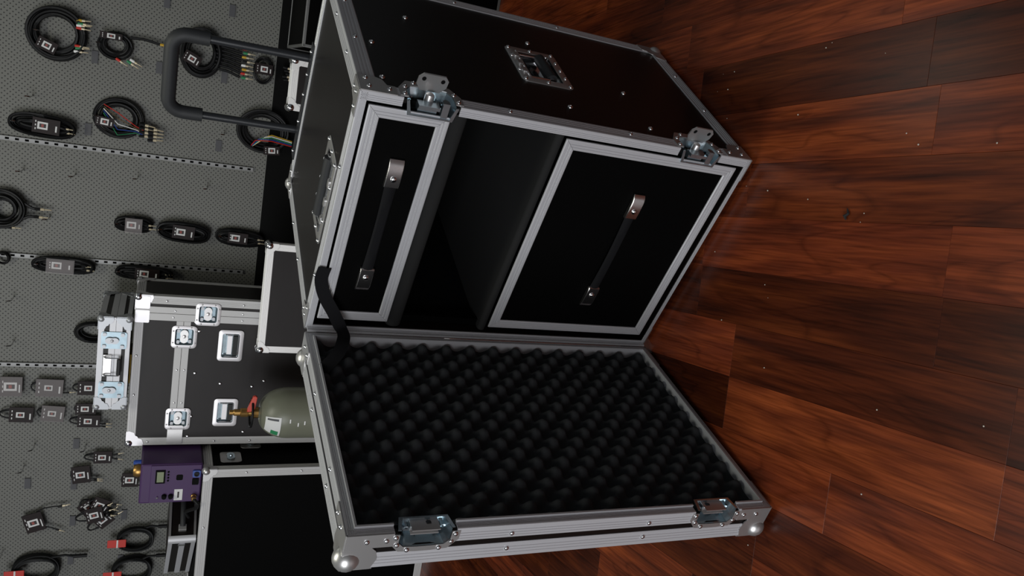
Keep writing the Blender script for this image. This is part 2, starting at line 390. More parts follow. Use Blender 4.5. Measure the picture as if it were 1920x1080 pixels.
for x, y in ((W - 0.016, 0.022), (W - 0.016, 0.042), (W - 0.04, 0.016), (0.016, 0.024), (0.016, 0.044), (0.04, 0.016), (0.38, 0.014), (0.13, 0.014), (0.014, 0.2), (0.014, 0.33), (0.02, D - 0.022), (0.016, D - 0.05), (0.05, D - 0.016), (W - 0.02, D - 0.02), (W - 0.05, D - 0.016)): rivet(case, (x, y, H + 0.001), ZP, 0.9)

# butterfly latches wrapping the right front edge (local: a = up the edge, b = back from the edge, c = out of the side)
def latch_mesh(wing):
    L2 = 0.0505; mb = MB(); mp = lambda a, b, c: (c, b, a)
    # plate: a horseshoe around the open dish
    out = [(-0.056, 0.004), (-0.056, 0.030), (-0.040, 0.058), (-0.012, 0.061), (0.012, 0.061), (0.040, 0.058), (0.056, 0.030), (0.056, 0.004)]
    inn = [(-0.042, 0.004), (-0.042, 0.030), (-0.033, 0.044), (-0.012, 0.046), (0.012, 0.046), (0.033, 0.044), (0.042, 0.030), (0.042, 0.004)]
    n = len(out); vs = []
    for c in (0.0, 0.0024):
        vs += [mp(a, b, c) for a, b in out] + [mp(a, b, c) for a, b in inn]
    fs = []
    for i in range(n - 1):
        fs += [(i, i + 1, n + i + 1, n + i), (2 * n + i, 2 * n + i + 1, 3 * n + i + 1, 3 * n + i), (i, i + 1, 2 * n + i + 1, 2 * n + i), (n + i, n + i + 1, 3 * n + i + 1, 3 * n + i)]
    fs += [(0, n, 3 * n, 2 * n), (n - 1, 2 * n - 1, 4 * n - 1, 3 * n - 1)]
    mb.slot(0).add(vs, fs)
    inn2 = [(-0.041, -0.004), (-0.041, 0.030), (-0.033, 0.043), (-0.012, 0.0455), (0.012, 0.0455), (0.033, 0.043), (0.041, 0.030), (0.041, -0.004)]
    lo = [(-0.034, -0.004), (-0.034, 0.024), (-0.028, 0.034), (-0.010, 0.037), (0.010, 0.037), (0.028, 0.034), (0.034, 0.024), (0.034, -0.004)]
    mb.slot(1)
    top = [mp(a, b, 0.0008) for a, b in inn2]; bot = [mp(a, b, -0.026) for a, b in lo]
    mb.add(top + bot, [(i, i + 1, n + i + 1, n + i) for i in range(n - 1)] + [tuple(range(n, 2 * n))])
    # lip turned round the front edge
    mb.prism([(-0.046, -0.001), (-0.040, -0.028), (0.040, -0.028), (0.046, -0.001), (0.041, -0.001), (0.034, -0.0255), (-0.034, -0.0255), (-0.041, -0.001)], -0.0055, -0.0035, lambda a, b, c: (b, c, a))
    mb.box(-0.0262, -0.0245, -0.005, 0.036, -0.034, 0.034)
    mb.slot(1)
    if wing:
        # hook block and springs in the dish
        mb.box(-0.024, -0.010, 0.004, 0.020, -0.012, 0.022); mb.box(-0.012, -0.006, -0.006, 0.014, -0.014, 0.024)
        mb.prism([(-0.030, -0.003), (-0.030, 0.008), (-0.024, 0.013), (-0.018, 0.008), (-0.018, -0.003)], -0.024, 0.003, lambda a, b, c: (c, b, a))
        for zz in (-0.026, 0.030):
            mb.tube([(-0.016 + 0.006 * math.cos(t * 0.9), 0.028 + 0.006 * math.sin(t * 0.9), zz + t * 0.0006) for t in range(22)], 0.0013, 5)
        mb.slot(0).lathe([(0.0085, -0.012), (0.0085, 0.000), (0.0075, 0.004), (0.004, 0.0065), (0.001, 0.007)], 16, lambda x, y, z: (z, y + 0.021, x + 0.002))
    else:
        mb.slot(0).prism([(-0.024, 0.004), (-0.024, 0.022), (0.022, 0.022), (0.022, 0.004)], -0.018, -0.015, lambda a, b, c: (c, b, a))
        mb.prism([(-0.024, 0.003), (0.022, 0.003), (0.022, 0.006), (-0.024, 0.006)], -0.026, -0.004, lambda a, b, c: (c, b, a))
        mb.prism([(-0.024, 0.020), (0.022, 0.020), (0.022, 0.023), (-0.024, 0.023)], -0.026, -0.008, lambda a, b, c: (c, b, a))
        for zz in (-0.032, 0.028): mb.slot(1).lathe([(0.005, -0.026), (0.005, -0.017), (0.002, -0.0165), (0.002, -0.025)], 10, lambda x, y, z: (z, y + 0.014, x + zz))
    return mb.mesh('butterfly_latch', ['nickel', 'zinc'], 35)
LATCH = latch_mesh(True); KEEP = latch_mesh(False)
LR = [(-0.048, 0.012), (-0.044, 0.036), (-0.026, 0.054), (0.026, 0.054), (0.044, 0.036), (0.048, 0.012)]
def wing_mesh():
    mb = MB(); pts = [(-0.020, 0.000), (-0.030, 0.012), (-0.030, 0.026), (-0.022, 0.034), (0.022, 0.034), (0.030, 0.026), (0.030, 0.012), (0.020, 0.000)]
    mp = lambda a, b, c: (b, c, a)
    mb.slot(0).prism(pts, 0.0, 0.0028, mp)
    for a in (-0.019, 0.019): mb.slot(1).lathe([(0.0042, -0.0004), (0.0042, 0.0032)], 12, lambda x, y, z, a=a: (0.024 + x, z, a + y))
    return mb.mesh('wing_handle', ['nickel', 'black_base'])
WING = wing_mesh()
for a, b in LZ:
    z = (a + b) / 2
    l = inst('butterfly_latch', LATCH, case, (W - e + 0.0012, 0.001, z))
    wg = inst('wing_handle', WING, l, (0.004, 0.031, 0.002)); wg.rotation_euler = (0, 0, math.radians(-16)); wg.scale = (1.08, 1, 0.88)
    for (q, s_) in LR: rivet(l, (0.0022, s_, q), XP)

# recessed lifting handles on the side and the top
def lift_handle(parent, w, h, mpf, label=None):
    mb = MB(); dish(mb, w, h, 0.012, 0.018, 0.020, w - 0.046, h - 0.046, mpf); hd = mb.build('lift_handle', ['nickel', 'chrome'], parent, 35)
    g = MB(); pth = [(-w / 2 + 0.030, -h * 0.14, -0.001), (w / 2 - 0.030, -h * 0.14, -0.001)]
    g.tube([mpf(*q) for q in pth], 0.0115, 12); g.build('grip', 'rubber', hd, 50)
    ar = MB()
    for s in (-1, 1):
        ar.tube([mpf(s * (w / 2 - 0.027), h / 2 - 0.024, -0.002), mpf(s * (w / 2 - 0.027), -h * 0.14, -0.001)], 0.0034, 8)
        ar.tube([mpf(s * (w / 2 - 0.032), -h * 0.14, -0.001), mpf(s * (w / 2 - 0.024), -h * 0.14, -0.001)], 0.0065, 8)
    ar.tube([mpf(-w / 2 + 0.02, h / 2 - 0.022, 0.001), mpf(w / 2 - 0.02, h / 2 - 0.022, 0.001)], 0.0035, 8)
    ar.build('bail', 'chrome', hd, 50)
    tb = MB()
    for k in range(3):
        a = (k - 1) * w * 0.22; tb.prism(rrect(0.018, 0.012, 0.004, 3, a, h / 2 - 0.015), 0.002, 0.006, mpf)
    tb.build('hinge_knuckle', 'nickel', hd)
    return hd, [(sx * (w / 2 - 0.008), sy * (h / 2 - 0.008)) for sx in (-1, 1) for sy in (-1, 1)] + [(0, -h / 2 + 0.008), (-w * 0.22, -h / 2 + 0.008), (w * .22, -h / 2 + 0.008), (-w / 2 + 0.008, 0), (w / 2 - 0.008, 0), (-w * .2, h / 2 - 0.006), (w * .2, h / 2 - 0.006)]
sy0, sz0 = (SH[0] + SH[1]) / 2, (SH[2] + SH[3]) / 2
mpS = lambda a, b, c: (W - e + c, sy0 + a, sz0 + b)
hd, rv = lift_handle(case, 0.152, 0.116, mpS)
for a, b in rv: rivet(hd, mpS(a, b, 0.002), XP)
tx0, ty0 = (THo[0] + THo[1]) / 2, (THo[2] + THo[3]) / 2
mpT = lambda a, b, c: (tx0 + a, ty0 - b, H - e + c)
hd, rv = lift_handle(case, 0.190, 0.108, mpT)
for a, b in rv: rivet(hd, mpT(a, b, 0.002), ZP)

# drawers
def drawer(z0, z1):
    x0, x1 = 0.030, 0.517
    dr = MB().box(x0 + .001, x1 - .001, 0.0015, 0.014, z0 + .001, z1 - .001).build('drawer', 'drawer_black', case)
    MB().box(x0 + 0.012, x1 - 0.012, 0.0141, 0.42, z0 + 0.012, z1 - 0.02).build('drawer_box', 'drawer_black', dr)
    wd = 0.022; yb = 0.0014
    def rail(pa, pb, qa, qb):          # mitred ridged strip between outer pa-pb and inner qa-qb
        mb = MB(); prof = [(0.0, 0.0), (0.02, .0026), (.10, .0030), (.30, .0030), (.34, .0018), (.42, .0018), (.46, .0030), (.56, .0030), (.60, .0018), (.68, .0018), (.72, .0030), (.92, .0030), (.98, .0022), (1.0, 0.0)]
        A = []; B = []
        for u, h in prof:
            A.append((pa[0] + (qa[0] - pa[0]) * u, yb - h, pa[1] + (qa[1] - pa[1]) * u)); B.append((pb[0] + (qb[0] - pb[0]) * u, yb - h, pb[1] + (qb[1] - pb[1]) * u))
        mb.rings([A, B]).build('frame_rail', 'alu', dr)
    g = 0.0003
    O = [(x0, z0), (x1, z0), (x1, z1), (x0, z1)]; I = [(x0 + wd, z0 + wd), (x1 - wd, z0 + wd), (x1 - wd, z1 - wd), (x0 + wd, z1 - wd)]
    for k in range(4):
        j = (k + 1) % 4; dx, dz = (O[j][0] - O[k][0], O[j][1] - O[k][1]); l = math.hypot(dx, dz); dx, dz = dx / l * g, dz / l * g
        rail((O[k][0] + dx, O[k][1] + dz), (O[j][0] - dx, O[j][1] - dz), (I[k][0] + dx, I[k][1] + dz), (I[j][0] - dx, I[j][1] - dz))
    zc = 0.7262 if z0 > 0.5 else 0.2185
    # strap handle
    hxc = 0.268; n = 14; mb = MB(); L = []
    for k in range(n + 1):
        s = k / n; x = hxc - 0.118 + 0.236 * s; y = -0.0035 - 0.004 * math.sin(PI * s); hw = 0.0115 - 0.0015 * math.sin(PI * s)
        L.append([(x, y - 0.0035, zc - hw * .7), (x, y - 0.0045, zc), (x, y - 0.0035, zc + hw * .7), (x, y, zc + hw), (x, y + 0.003, zc + hw * .7), (x, y + 0.003, zc - hw * .7), (x, y, zc - hw)])
    mb.rings(L).build('handle_strap', 'webbing', dr, 40)
    for s in (-1, 1):
        cx = hxc + s * 0.124
        q = [(-0.029, 0.0), (-0.029, -0.007), (-0.026, -0.0095), (-0.008, -0.0105), (0.016, -0.0095), (0.023, -0.007), (0.029, -0.003), (0.030, 0.0)]
        mb = MB(); mb.prism(q, zc - 0.0135, zc + 0.0135, lambda a, b, c: (cx + s * a, b, c)); mb.build('handle_cap', 'cap_metal', dr, 30, bevel=0.0012)
        mb = MB(); mb.lathe([(0.0062, 0.0), (0.0060, 0.0015), (0.0042, 0.0032), (0.001, 0.0038)], 14, lambda x, y, z: (cx + x - s * 0.008, -0.0103 - z, zc + y)); mb.build('handle_screw', 'chrome', dr, 50)
drawer(0.6545, 0.7975); drawer(0.0270, 0.4265)
# rack rails, shelves, inner floor of the open bay
for x0, x1 in ((0.0145, 0.031), (W - 0.030, W - 0.0145)): MB().box(x0, x1, 0.022, 0.030, 0.012, H - 0.012).build('rack_rail', 'drawer_black', case)
def shelf(z0, z1):
    mb = MB(); h = z1 - z0; prof = []
    for k in range(9):
        a = -PI / 2 + PI * k / 8; prof.append((0.012 - math.cos(a) * min(0.011, h / 2), (z0 + z1) / 2 + math.sin(a) * h / 2))
    prof += [(0.46, z1), (0.46, z0)]
    mb.prism(prof, 0.016, 0.524, lambda a, b, c: (c, a, b)); mb.build('shelf', 'felt', case, 40)
shelf(0.6215, 0.6530); shelf(0.4280, 0.4460)

# lid (local x along the lid from the hinge, y towards its inside, z up)
lid = MB().box(e, W - e, -T + e, -T + 0.0112, e, H - e).build('lid', 'laminate', case, loc=(0, -0.0119, 0.0), rot=(0, 0, TH))
MB().box(e, W - e, -T + 0.0112, -e, e, 0.0112).build('lid_side', 'laminate', lid); MB().box(e, W - e, -T + 0.0112, -e, H - 0.0112, H - e).build('lid_side', 'laminate', lid)
MB().box(e, 0.0112, -T + 0.0112, -e, 0.0112, H - 0.0112).build('lid_side', 'laminate', lid)
mb = MB(); holed_panel(mb, -T + 0.0112, -e, 0.0112, H - 0.0112, W - 0.0112, W - e, [(-0.030, 1, a + .006, b - .006) for a, b in LZ], lambda a, b, c: (c, a, b)); mb.build('lid_side', 'laminate', lid)
wi, wo = 0.026, 0.030
for z, nz in ((H - e, ZP), (e, ZN)):
    angle(lid, (e, -e, z), (W - e, -e, z), nz, YP, wi, 0.013)
    angle(lid, (e, -T + e, z), (W - e, -T + e, z), nz, YN, wo, wo)
for x, nx in ((e, XN), (W - e, XP)):
    for a, b in ([(e, H - e)] if x < 0.1 else [(max(a, e), min(b, H - e)) for a, b in segs]): angle(lid, (x, -e, a), (x, -e, b), nx, YP, wi, 0.013)
    angle(lid, (x, -T + e, e), (x, -T + e, H - e), nx, YN, wo, wo)
# raised tongue inside the rim
g0, g1 = 0.0135, 0.017
for q in ((g0, W - g0, H - g1, H - g0), (g0, W - g0, g0, g1)): MB().box(q[0], q[1], -0.024, 0.0042, q[2], q[3]).build('tongue', 'alu', lid)
MB().box(g0, g1, -0.024, 0.0042, g1, H - g1).build('tongue', 'alu', lid)
for a, b in segs: MB().box(W - g1, W - g0, -0.024, 0.0042, max(a, g1), min(b, H - g1)).build('tongue', 'alu', lid)
for a, b in LZ:
    k = inst('latch_keeper', KEEP, lid, (W - e + 0.0012, -0.001, (a + b) / 2)); k.scale = (1, -0.66, 1)
    for (q, s_) in LR: rivet(lid, (W + 0.0012, -0.001 - s_ * 0.66, q + (a + b) / 2), XP)
# lid corners: plates with a ball on the outside corners
for z, sz in ((0, 1), (H, -1)):
    for x, sx in ((0, 1), (W, -1)):
        mb = MB(); t0, t1 = -0.0003, 0.0016
        poly = [(0, 0), (0, -T), (0.046, -T), (0.054, -T * .72), (0.050, -T * .48), (0.042, -0.027), (0.074, -0.027), (0.074, -0.004), (0.072, 0)]
        mb.prism(poly, t0, t1, lambda a, b, c: (x - sx * c, b, z + sz * a)); mb.prism(poly, t0, t1, lambda a, b, c: (x + sx * a, b, z - sz * c))
        mb.prism(lobe(0.05), t0, t1, lambda a, b, c: (x + sx * a, -T - c, z + sz * b))
        mb.sphere((x + sx * 0.010, -T + 0.016, z + sz * 0.010), 0.0215, 18, 10); mb.build('lid_corner', 'nickel', lid, 40)
        for a in (0.032, 0.062):
            rivet(lid, (x - sx * 0.0012, -0.014, z + sz * a), (-sx, 0, 0)); rivet(lid, (x + sx * a, -0.014, z - sz * 0.0012), (0, 0, -sz))
for z in (0.544, 0.275): rivet(lid, (W - 0.0006, -0.019, z), XP); rivet(lid, (W - 0.0006, -0.053, z), XP)
for x in (0.18, 0.38): rivet(lid, (x, -0.016, H - 0.0006), ZP); rivet(lid, (x, -0.053, H - 0.0006), ZP)
# egg-crate foam
def foam():
    lam = 0.0545; x0, x1, z0, z1 = 0.0175, W - 0.0175, 0.0175, H - 0.0175; nx, nz = 104, 160; vs = []; fs = []
    for j in range(nz + 1):
        for i in range(nx + 1):
            x = x0 + (x1 - x0) * i / nx; z = z0 + (z1 - z0) * j / nz
            s = math.sin(2 * PI * (x + 0.012) / lam) * math.sin(2 * PI * (z + 0.01) / lam)
            h = (0.5 + 0.5 * s); h = h * h * (3 - 2 * h)
            vs.append((x, -0.031 + 0.029 * h, z))
    for j in range(nz):
        for i in range(nx): k = j * (nx + 1) + i; fs.append((k, k + 1, k + nx + 2, k + nx + 1))
    mb = MB(); mb.add(vs, fs); me = mb.mesh('foam_lining', 'foam'); me.shade_smooth(); return inst('foam_lining', me, lid)
foam()
# hinge
mb = MB()
n = 20
for k in range(n):
    z0 = 0.02 + (H - 0.04) * k / n; z1 = 0.02 + (H - 0.04) * (k + 1) / n - 0.0012
    mb.lathe([(0.0036, z0), (0.0036, z1)], 8, lambda x, y, z: (-0.001 + x, -0.006 + y, z))
mb.box(0.0005, 0.0045, -0.0108, -0.0068, 0.004, H - 0.004); mb.box(0.0005, 0.0045, -0.0052, -0.0006, 0.004, H - 0.004); mb.build('hinge', 'alu', case)
# stay strap between case and lid
def ribbon(parent, pts, wdir, hw, th, name, m):
    P = [Vector(q) for q in pts]; L = []
    # catmull-rom
    path = []; wd = []
    Wd = [Vector(q).normalized() for q in wdir]
    for i in range(len(P) - 1):
        p0, p1, p2, p3 = P[max(i - 1, 0)], P[i], P[i + 1], P[min(i + 2, len(P) - 1)]
        for k in range(8):
            t = k / 8; path.append(0.5 * ((2 * p1) + (p2 - p0) * t + (2 * p0 - 5 * p1 + 4 * p2 - p3) * t * t + (3 * p1 - p0 - 3 * p2 + p3) * t ** 3)); wd.append(Wd[i].lerp(Wd[i + 1], t))
    path.append(P[-1]); wd.append(Wd[-1])
    for i, c in enumerate(path):
        t = (path[min(i + 1, len(path) - 1)] - path[max(i - 1, 0)]).normalized(); u = (wd[i] - t * wd[i].dot(t)).normalized(); nn = t.cross(u)
        L.append([tuple(c + u * a + nn * b) for a, b in ((-hw, -th), (hw, -th), (hw, th), (-hw, th))])
    MB().rings(L).build(name, m, parent, 40)
ribbon(case, [(0.165, -0.0045, 0.806), (0.135, -0.006, 0.808), (0.100, -0.012, 0.796), (0.064, -0.020, 0.773), (0.040, -0.034, 0.757), (0.038, -0.055, 0.752), (0.041, -0.078, 0.757), (0.037, -0.101, 0.766), (0.028, -0.119, 0.782), (0.020, -0.130, 0.795)],
       [(0.1, 0, 1)] * 4 + [(0.05, 0.05, 1)] * 3 + [(0, 0.3, 1), (0, 0.5, 1), (0, 0.5, 1)], 0.0125, 0.0008, 'stay_strap', 'webbing')
# pull handle and its bracket at the back
ph = MB(); 
ph.box(0.085, 0.375, D - 0.0005, D + 0.006, 0.30, H + 0.0035); ph.box(0.085, 0.375, D - 0.022, D - 0.0005, H - 0.0002, H + 0.0035)
pho = ph.build('handle_bracket', 'tube_black', case, bevel=0.001)
XL, XR, YH = 0.139, 0.324, D + 0.028
for x, nm in ((XL, 'l'), (XR, 'r')):
    MB().tube([(x, YH, 0.32), (x, YH, 1.06)], 0.0088, 12).build('tube', 'tube_black', pho, 50)
    MB().tube([(x, YH, 0.32), (x, YH, H - 0.06)], 0.013, 12).build('outer_tube', 'tube_black', pho, 50)
    MB().box(x - 0.018, x + 0.018, D + 0.005, D + 0.045, H - 0.07, H - 0.03).build('tube_clamp', 'rubber', pho, bevel=0.003)
grip = [(XR, YH, 1.022)]
rad = 0.032
for k in range(7): a = k / 6 * PI / 2; grip.append((XR - rad + rad * math.cos(a), YH, 1.062 + rad * math.sin(a)))
for k in range(7): a = PI / 2 + k / 6 * PI / 2; grip.append((XL + rad + rad * math.cos(a), YH, 1.062 + rad * math.sin(a)))
grip.append((XL, YH, 1.022))
MB().tube(grip, 0.0152, 14).build('grip_sleeve', 'rubber', pho, 50)
for x in (0.10, 0.18, 0.25, 0.30, 0.355): rivet(pho, (x, D - 0.004, H + 0.0035), ZP, 0.9)

# ------------------------------------------------------------------ background cases
def box_case(name, loc, rz, wd, dp, ht, label, rail=0.028, m='alu_back', pm='laminate_back', corners='plate_bright', cl=0.055, front_holes=(), cat='flight case', group=None, front=True):
    """origin at the front left bottom corner; front faces -y"""
    t = tag(empty(name, loc, rz), label, cat, group)
    if front_holes:
        mb = MB(); holed_panel(mb, e, wd - e, e, ht - e, e, 0.012, list(front_holes), lambda a, b, c: (a, c, b)); mb.build('front_panel', pm, t)
        MB().box(e, wd - e, 0.034, dp - e, e, ht - e).build('body', pm, t)
    else: MB().box(e, wd - e, e, dp - e, e, ht - e).build('body', pm, t)
    for x, nx in ((e, XN), (wd - e, XP)):
        for y, ny in ((e, YN), (dp - e, YP)): angle(t, (x, y, e), (x, y, ht - e), nx, ny, rail, rail, m=m)
        for z, nz in ((e, ZN), (ht - e, ZP)): angle(t, (x, e, z), (x, dp - e, z), nx, nz, rail, rail, m=m)
    for y, ny in ((e, YN), (dp - e, YP)):
        for z, nz in ((e, ZN), (ht - e, ZP)): angle(t, (e, y, z), (wd - e, y, z), ny, nz, rail, rail, m=m)
    for x, sx in ((0, 1), (wd, -1)):
        for y, sy in ((0, 1), (dp, -1)):
            for z, sz in ((0, 1), (ht, -1)): corners and ball_corner(t, (x, y, z), (sx, sy, sz), r=0.016, l=cl, m=corners, off=0.0)
    return t
def front_rivets(t, pts, y=0.0, s=0.8):
    for x, z in pts: rivet(t, (x, y, z), YN, s)

# tall trunk in the middle
BW, BH = 0.578, 1.160
latches = [(0.518, 0.920), (0.428, 0.994), (0.106, 0.993)]; handles = [(0.401, 0.833, 0.122, 0.088), (0.132, 0.829, 0.112, 0.086)]
holes = [(x - .033, x + .033, z - .033, z + .033) for x, z in latches] + [(x - a / 2 + .012, x + a / 2 - .012, z - b / 2 + .012, z + b / 2 - .012) for x, z, a, b in handles]
trunk = box_case('tall_flight_case', (-0.922, 1.45, 0.0), 0, BW, 0.25, BH, 'tall black flight case with silver cross bands behind the grey gas cylinder', front_holes=holes)
for z0, z1 in ((0.03, 0.877), (0.963, BH - .03)): MB().box(0.487, 0.5135, -0.0018, 0.003, z0, z1).build('band', 'alu_back', trunk, bevel=0.0008)
for z0, z1 in ((0.0, 0.877), (0.963, BH)): MB().box(0.5145, 0.538, -0.0018, 0.003, z0, z1).build('band', 'alu_back', trunk, bevel=0.0008)
for x0, x1 in ((0.028, 0.063), (0.149, 0.385), (0.471, 0.487)):
    for z0, z1 in ((0.975, 0.9985), (0.9995, 1.023)): MB().box(x0, x1, -0.0017, 0.003, z0, z1).build('band', 'alu_back', trunk, bevel=0.0008)
for x, z in latches:
    mp = lambda a, b, c, x=x, z=z: (x + a, -c - 0.0015, z + b)
    mb = MB(); dish(mb, 0.086, 0.086, 0.014, 0.012, 0.014, 0.050, 0.050, mp, 0, 1)
    for a, b in [(sx * .037, sy * q) for sx in (-1, 1) for sy, q in ((-1, .022), (1, .022))] + [(q, sy * .037) for sy in (-1, 1) for q in (-.022, .022)]: mb.slot(2).lathe([(0.0032, 0.0015), (0.003, 0.003), (0.001, 0.004)], 8, lambda p, q_, h, a=a, b=b: mp(a + p, b + q_, h))
    o = mb.build('recessed_latch', ['plate_bright', 'hardware_blue', 'nickel'], trunk, 35)
    mb = MB(); butterfly(mb, mp, 0.95); mb.build('wing_handle', 'nickel', o, 35)
    mb = MB()
    for a, b in ((-.021, .020), (.021, .020), (-.018, -.020)): mb.prism(rrect(0.013, 0.010, 0.003, 2, a, b), -0.013, -0.004, mp)
    mb.build('latch_block', 'hardware', o)
for x, z, a_, b_ in handles:
    mp = lambda a, b, c, x=x, z=z: (x + a, -c - 0.0015, z + b)
    mb = MB(); dish(mb, a_, b_, 0.012, 0.014, 0.016, a_ - 0.036, b_ - 0.036, mp, 0, 1); o = mb.build('lift_handle', ['plate_bright', 'zinc'], trunk, 35)
    mb = MB(); mb.box(-a_ / 2 + .024, a_ / 2 - .024, -0.006, 0.012, -0.012, -0.006, mp); mb.build('grip_plate', 'plate_bright', o, bevel=0.001)
    mb = MB(); mb.box(-a_ / 2 + .022, a_ / 2 - .022, -0.026, -0.008, -0.011, 0.003, mp); mb.build('grip', 'rubber', o, bevel=0.002)
    mb = MB(); mb.tube([mp(-a_ / 2 + .018, .022, 0), mp(-a_ / 2 + .018, -.026, 0), mp(a_ / 2 - .018, -.026, 0), mp(a_ / 2 - .018, .022, 0)], 0.003, 6); mb.build('bail', 'chrome', o)
front_rivets(trunk, [(0.288, 0.948), (0.248, 0.857), (0.486, 0.960), (0.452, 0.945), (0.238, 0.742), (0.262, 0.700), (0.034, 0.955), (0.115, 0.948), (0.05, 0.758)], 0.0018, 1.3)
front_rivets(trunk, [(0.56, 1.06), (0.56, 0.8), (0.525, 1.03), (0.50, 1.035), (0.525, 0.80), (0.50, 0.80), (0.30, 1.01), (0.30, 0.985), (0.17, 1.01), (0.17, 0.985), (0.014, 1.09), (0.014, 0.86), (0.014, 0.73), (0.35, BH - 0.014), (0.2, BH - 0.014)], -0.0008, 0.9)
MB().prism(rrect(0.075, 0.052, 0.004, 2, 0.042, 0.999), 0.0016, 0.003, lambda a, b, c: (a, -c, b)).build('joint_plate', 'nickel', trunk)
for xx in (0.500, 0.552): MB().prism(rrect(0.046, 0.046, 0.004, 2, xx, BH - 0.024), 0.0016, 0.003, lambda a, b, c: (a, -c, b)).build('joint_plate', 'plate_bright', trunk)

# flat silver case lying on the trunk
fc = tag(empty('flat_flight_case', (-0.765, 1.42, 1.168), math.radians(-2)), 'flat silver flight case with two butterfly latches lying on top of the tall case', 'flight case')
fw, fd, fh = 0.345, 0.30, 0.100
MB().box(0.002, fw - .002, 0.002, fd - .002, 0.002, fh - 0.002).build('body', 'laminate', fc)
for z0, z1 in ((0.0, 0.014), (0.026, 0.046), (0.047, 0.066), (0.082, fh)):
    mb = MB()
    for q in ((0, fw, 0, .0022), (0, fw, fd - .0022, fd), (0, .0022, .0022, fd - .0022), (fw - .0022, fw, .0022, fd - .0022)): mb.box(*q, z0, z1)
    mb.build('edge_rail', 'alu', fc)
for x, sx in ((0, 1), (fw, -1)):
    for y, sy in ((0, 1), (fd, -1)):
        for z, sz in ((0, 1), (fh, -1)): ball_corner(fc, (x, y, z), (sx, sy, sz), r=0.014, l=0.045, m='hardware', off=0.0012)
for x in (0.075, 0.262):
    mp = lambda a, b, c, x=x: (x + a, -c - 0.003, 0.050 + b)
    mb = MB(); mb.prism(rrect(0.062, 0.080, 0.008), -0.002, 0.001, mp); o = mb.build('butterfly_latch', 'hardware_blue', fc)
    mb = MB(); butterfly(mb, lambda a, b, c: mp(b, a + .006, c + 0.012), 0.8)
    for a, b in ((-.022, .030), (.022, .030), (-.022, -.026), (.022, -.026)): mb.prism(rrect(0.012, 0.012, 0.003, 2, a, b), 0, 0.006, mp)
    mb.build('wing_handle', 'hardware', o, 35)
hm = MB(); hm.box(0.128, 0.208, -0.006, -0.002, 0.055, 0.080); o = hm.build('carry_handle', 'nickel', fc)
MB().tube([(0.135, -0.005, 0.078), (0.135, -0.016, 0.072), (0.135, -0.018, 0.030), (0.201, -0.018, 0.030), (0.201, -0.016, 0.072), (0.201, -0.005, 0.078)], 0.0028, 6).build('bail', 'chrome', o)
MB().tube([(0.139, -0.018, 0.030), (0.197, -0.018, 0.030)], 0.007, 10).build('grip', 'rubber', o)
tag(MB().box(-0.685, -0.575, 1.47, 1.60, 1.1615, 1.1665).build('cardboard_sheet', 'cardboard'), 'yellow sheet squeezed under the flat silver case on the tall case', 'sheet')

# shallow cases leaning in front of the trunk, behind the open case
c1 = box_case('shallow_flight_case', (-0.515, 1.365, 0.0), math.radians(3), 0.410, 0.05, 0.745, 'shallow black case with bright silver frame standing between the open case and the gas cylinder', rail=0.022, m='alu_bright', corners='alu_bright', cl=0.040)
c2 = box_case('shallow_flight_case', (0.380, 1.365, 0.0), math.radians(1), 0.177, 0.05, 0.728, 'narrow black case with bright silver frame behind the pull handle tubes', rail=0.022, m='alu_bright', corners='alu_bright', cl=0.040)
c3 = box_case('upright_flight_case', (0.60, 1.39, 0.0), 0, 0.60, 0.40, 0.70, 'black upright case in the dark right of the pull handle', rail=0.008, pm='drawer_black', corners=None, m='rail_metal')

# black case at the left with things on top
c4 = box_case('low_flight_case', (-1.63, 1.28, 0.0), math.radians(0), 0.685, 0.42, 0.897, 'big black case with silver frame under the purple machine, beside the tall case', rail=0.030, pm='drawer_black', corners='nickel', cl=0.045)
for zz, yy in ((0.80, 0.10), (0.72, 0.22)):
    mp = lambda a, b, c: (0.685 + c + 0.0005, yy + a, zz + b)
    mb = MB(); mb.prism(rrect(0.085, 0.075, 0.012), -0.001, 0.0015, mp); o = mb.build('side_latch', 'nickel', c4)
    mb = MB(); butterfly(mb, lambda a, b, c: mp(a, b, c + 0.012), 1.0); mb.build('wing_handle', 'zinc', o)
front_rivets(c4, [(0.45, 0.882), (0.22, 0.882), (0.67, 0.75), (0.67, 0.55), (0.67, 0.35)], -0.0008, 0.9)

# purple machine
pm_ = tag(empty('purple_machine', (-1.090, 1.315, 0.8995)), 'purple machine with small display and brass fittings on the black case', 'machine')
MB().prism([(0, 0), (0.155, 0), (0.155, 0.205), (0.0, 0.205)], 0.0, 0.24, lambda a, b, c: (a, c, b)).build('body', 'purple', pm_, bevel=0.006)
mb = MB(); mb.box(0.004, 0.151, -0.004, 0.001, 0.004, 0.172); mb.build('front_plate', 'purple', pm_, bevel=0.002)
o = MB().box(0.082, 0.134, -0.008, -0.003, 0.124, 0.156).build('display_frame', 'black_base', pm_, bevel=0.001)
MB().box(0.088, 0.128, -0.0086, -0.0079, 0.129, 0.151).build('display', 'lcd', o)
for k in range(4): MB().lathe([(0.0032, 0.003), (0.0030, 0.008), (0.001, 0.009)], 10, lambda x, y, z: (0.092 + k * 0.0115 + x, -z, 0.114 + y)).build('button', 'black_base', pm_)
for x in (0.042, 0.062): MB().lathe([(0.0085, 0.003), (0.0080, 0.016), (0.006, 0.018)], 14, lambda a, b, c: (0.030 + a, -c, 0.112 + (x - 0.052) * 1.1 + b)).build('knob', 'black_base', pm_, 40)
MB().lathe([(0.004, 0.003), (0.0035, 0.010), (0.001, 0.011)], 10, lambda a, b, c: (0.026 + a, -c, 0.146 + b)).build('switch', 'chrome', pm_)
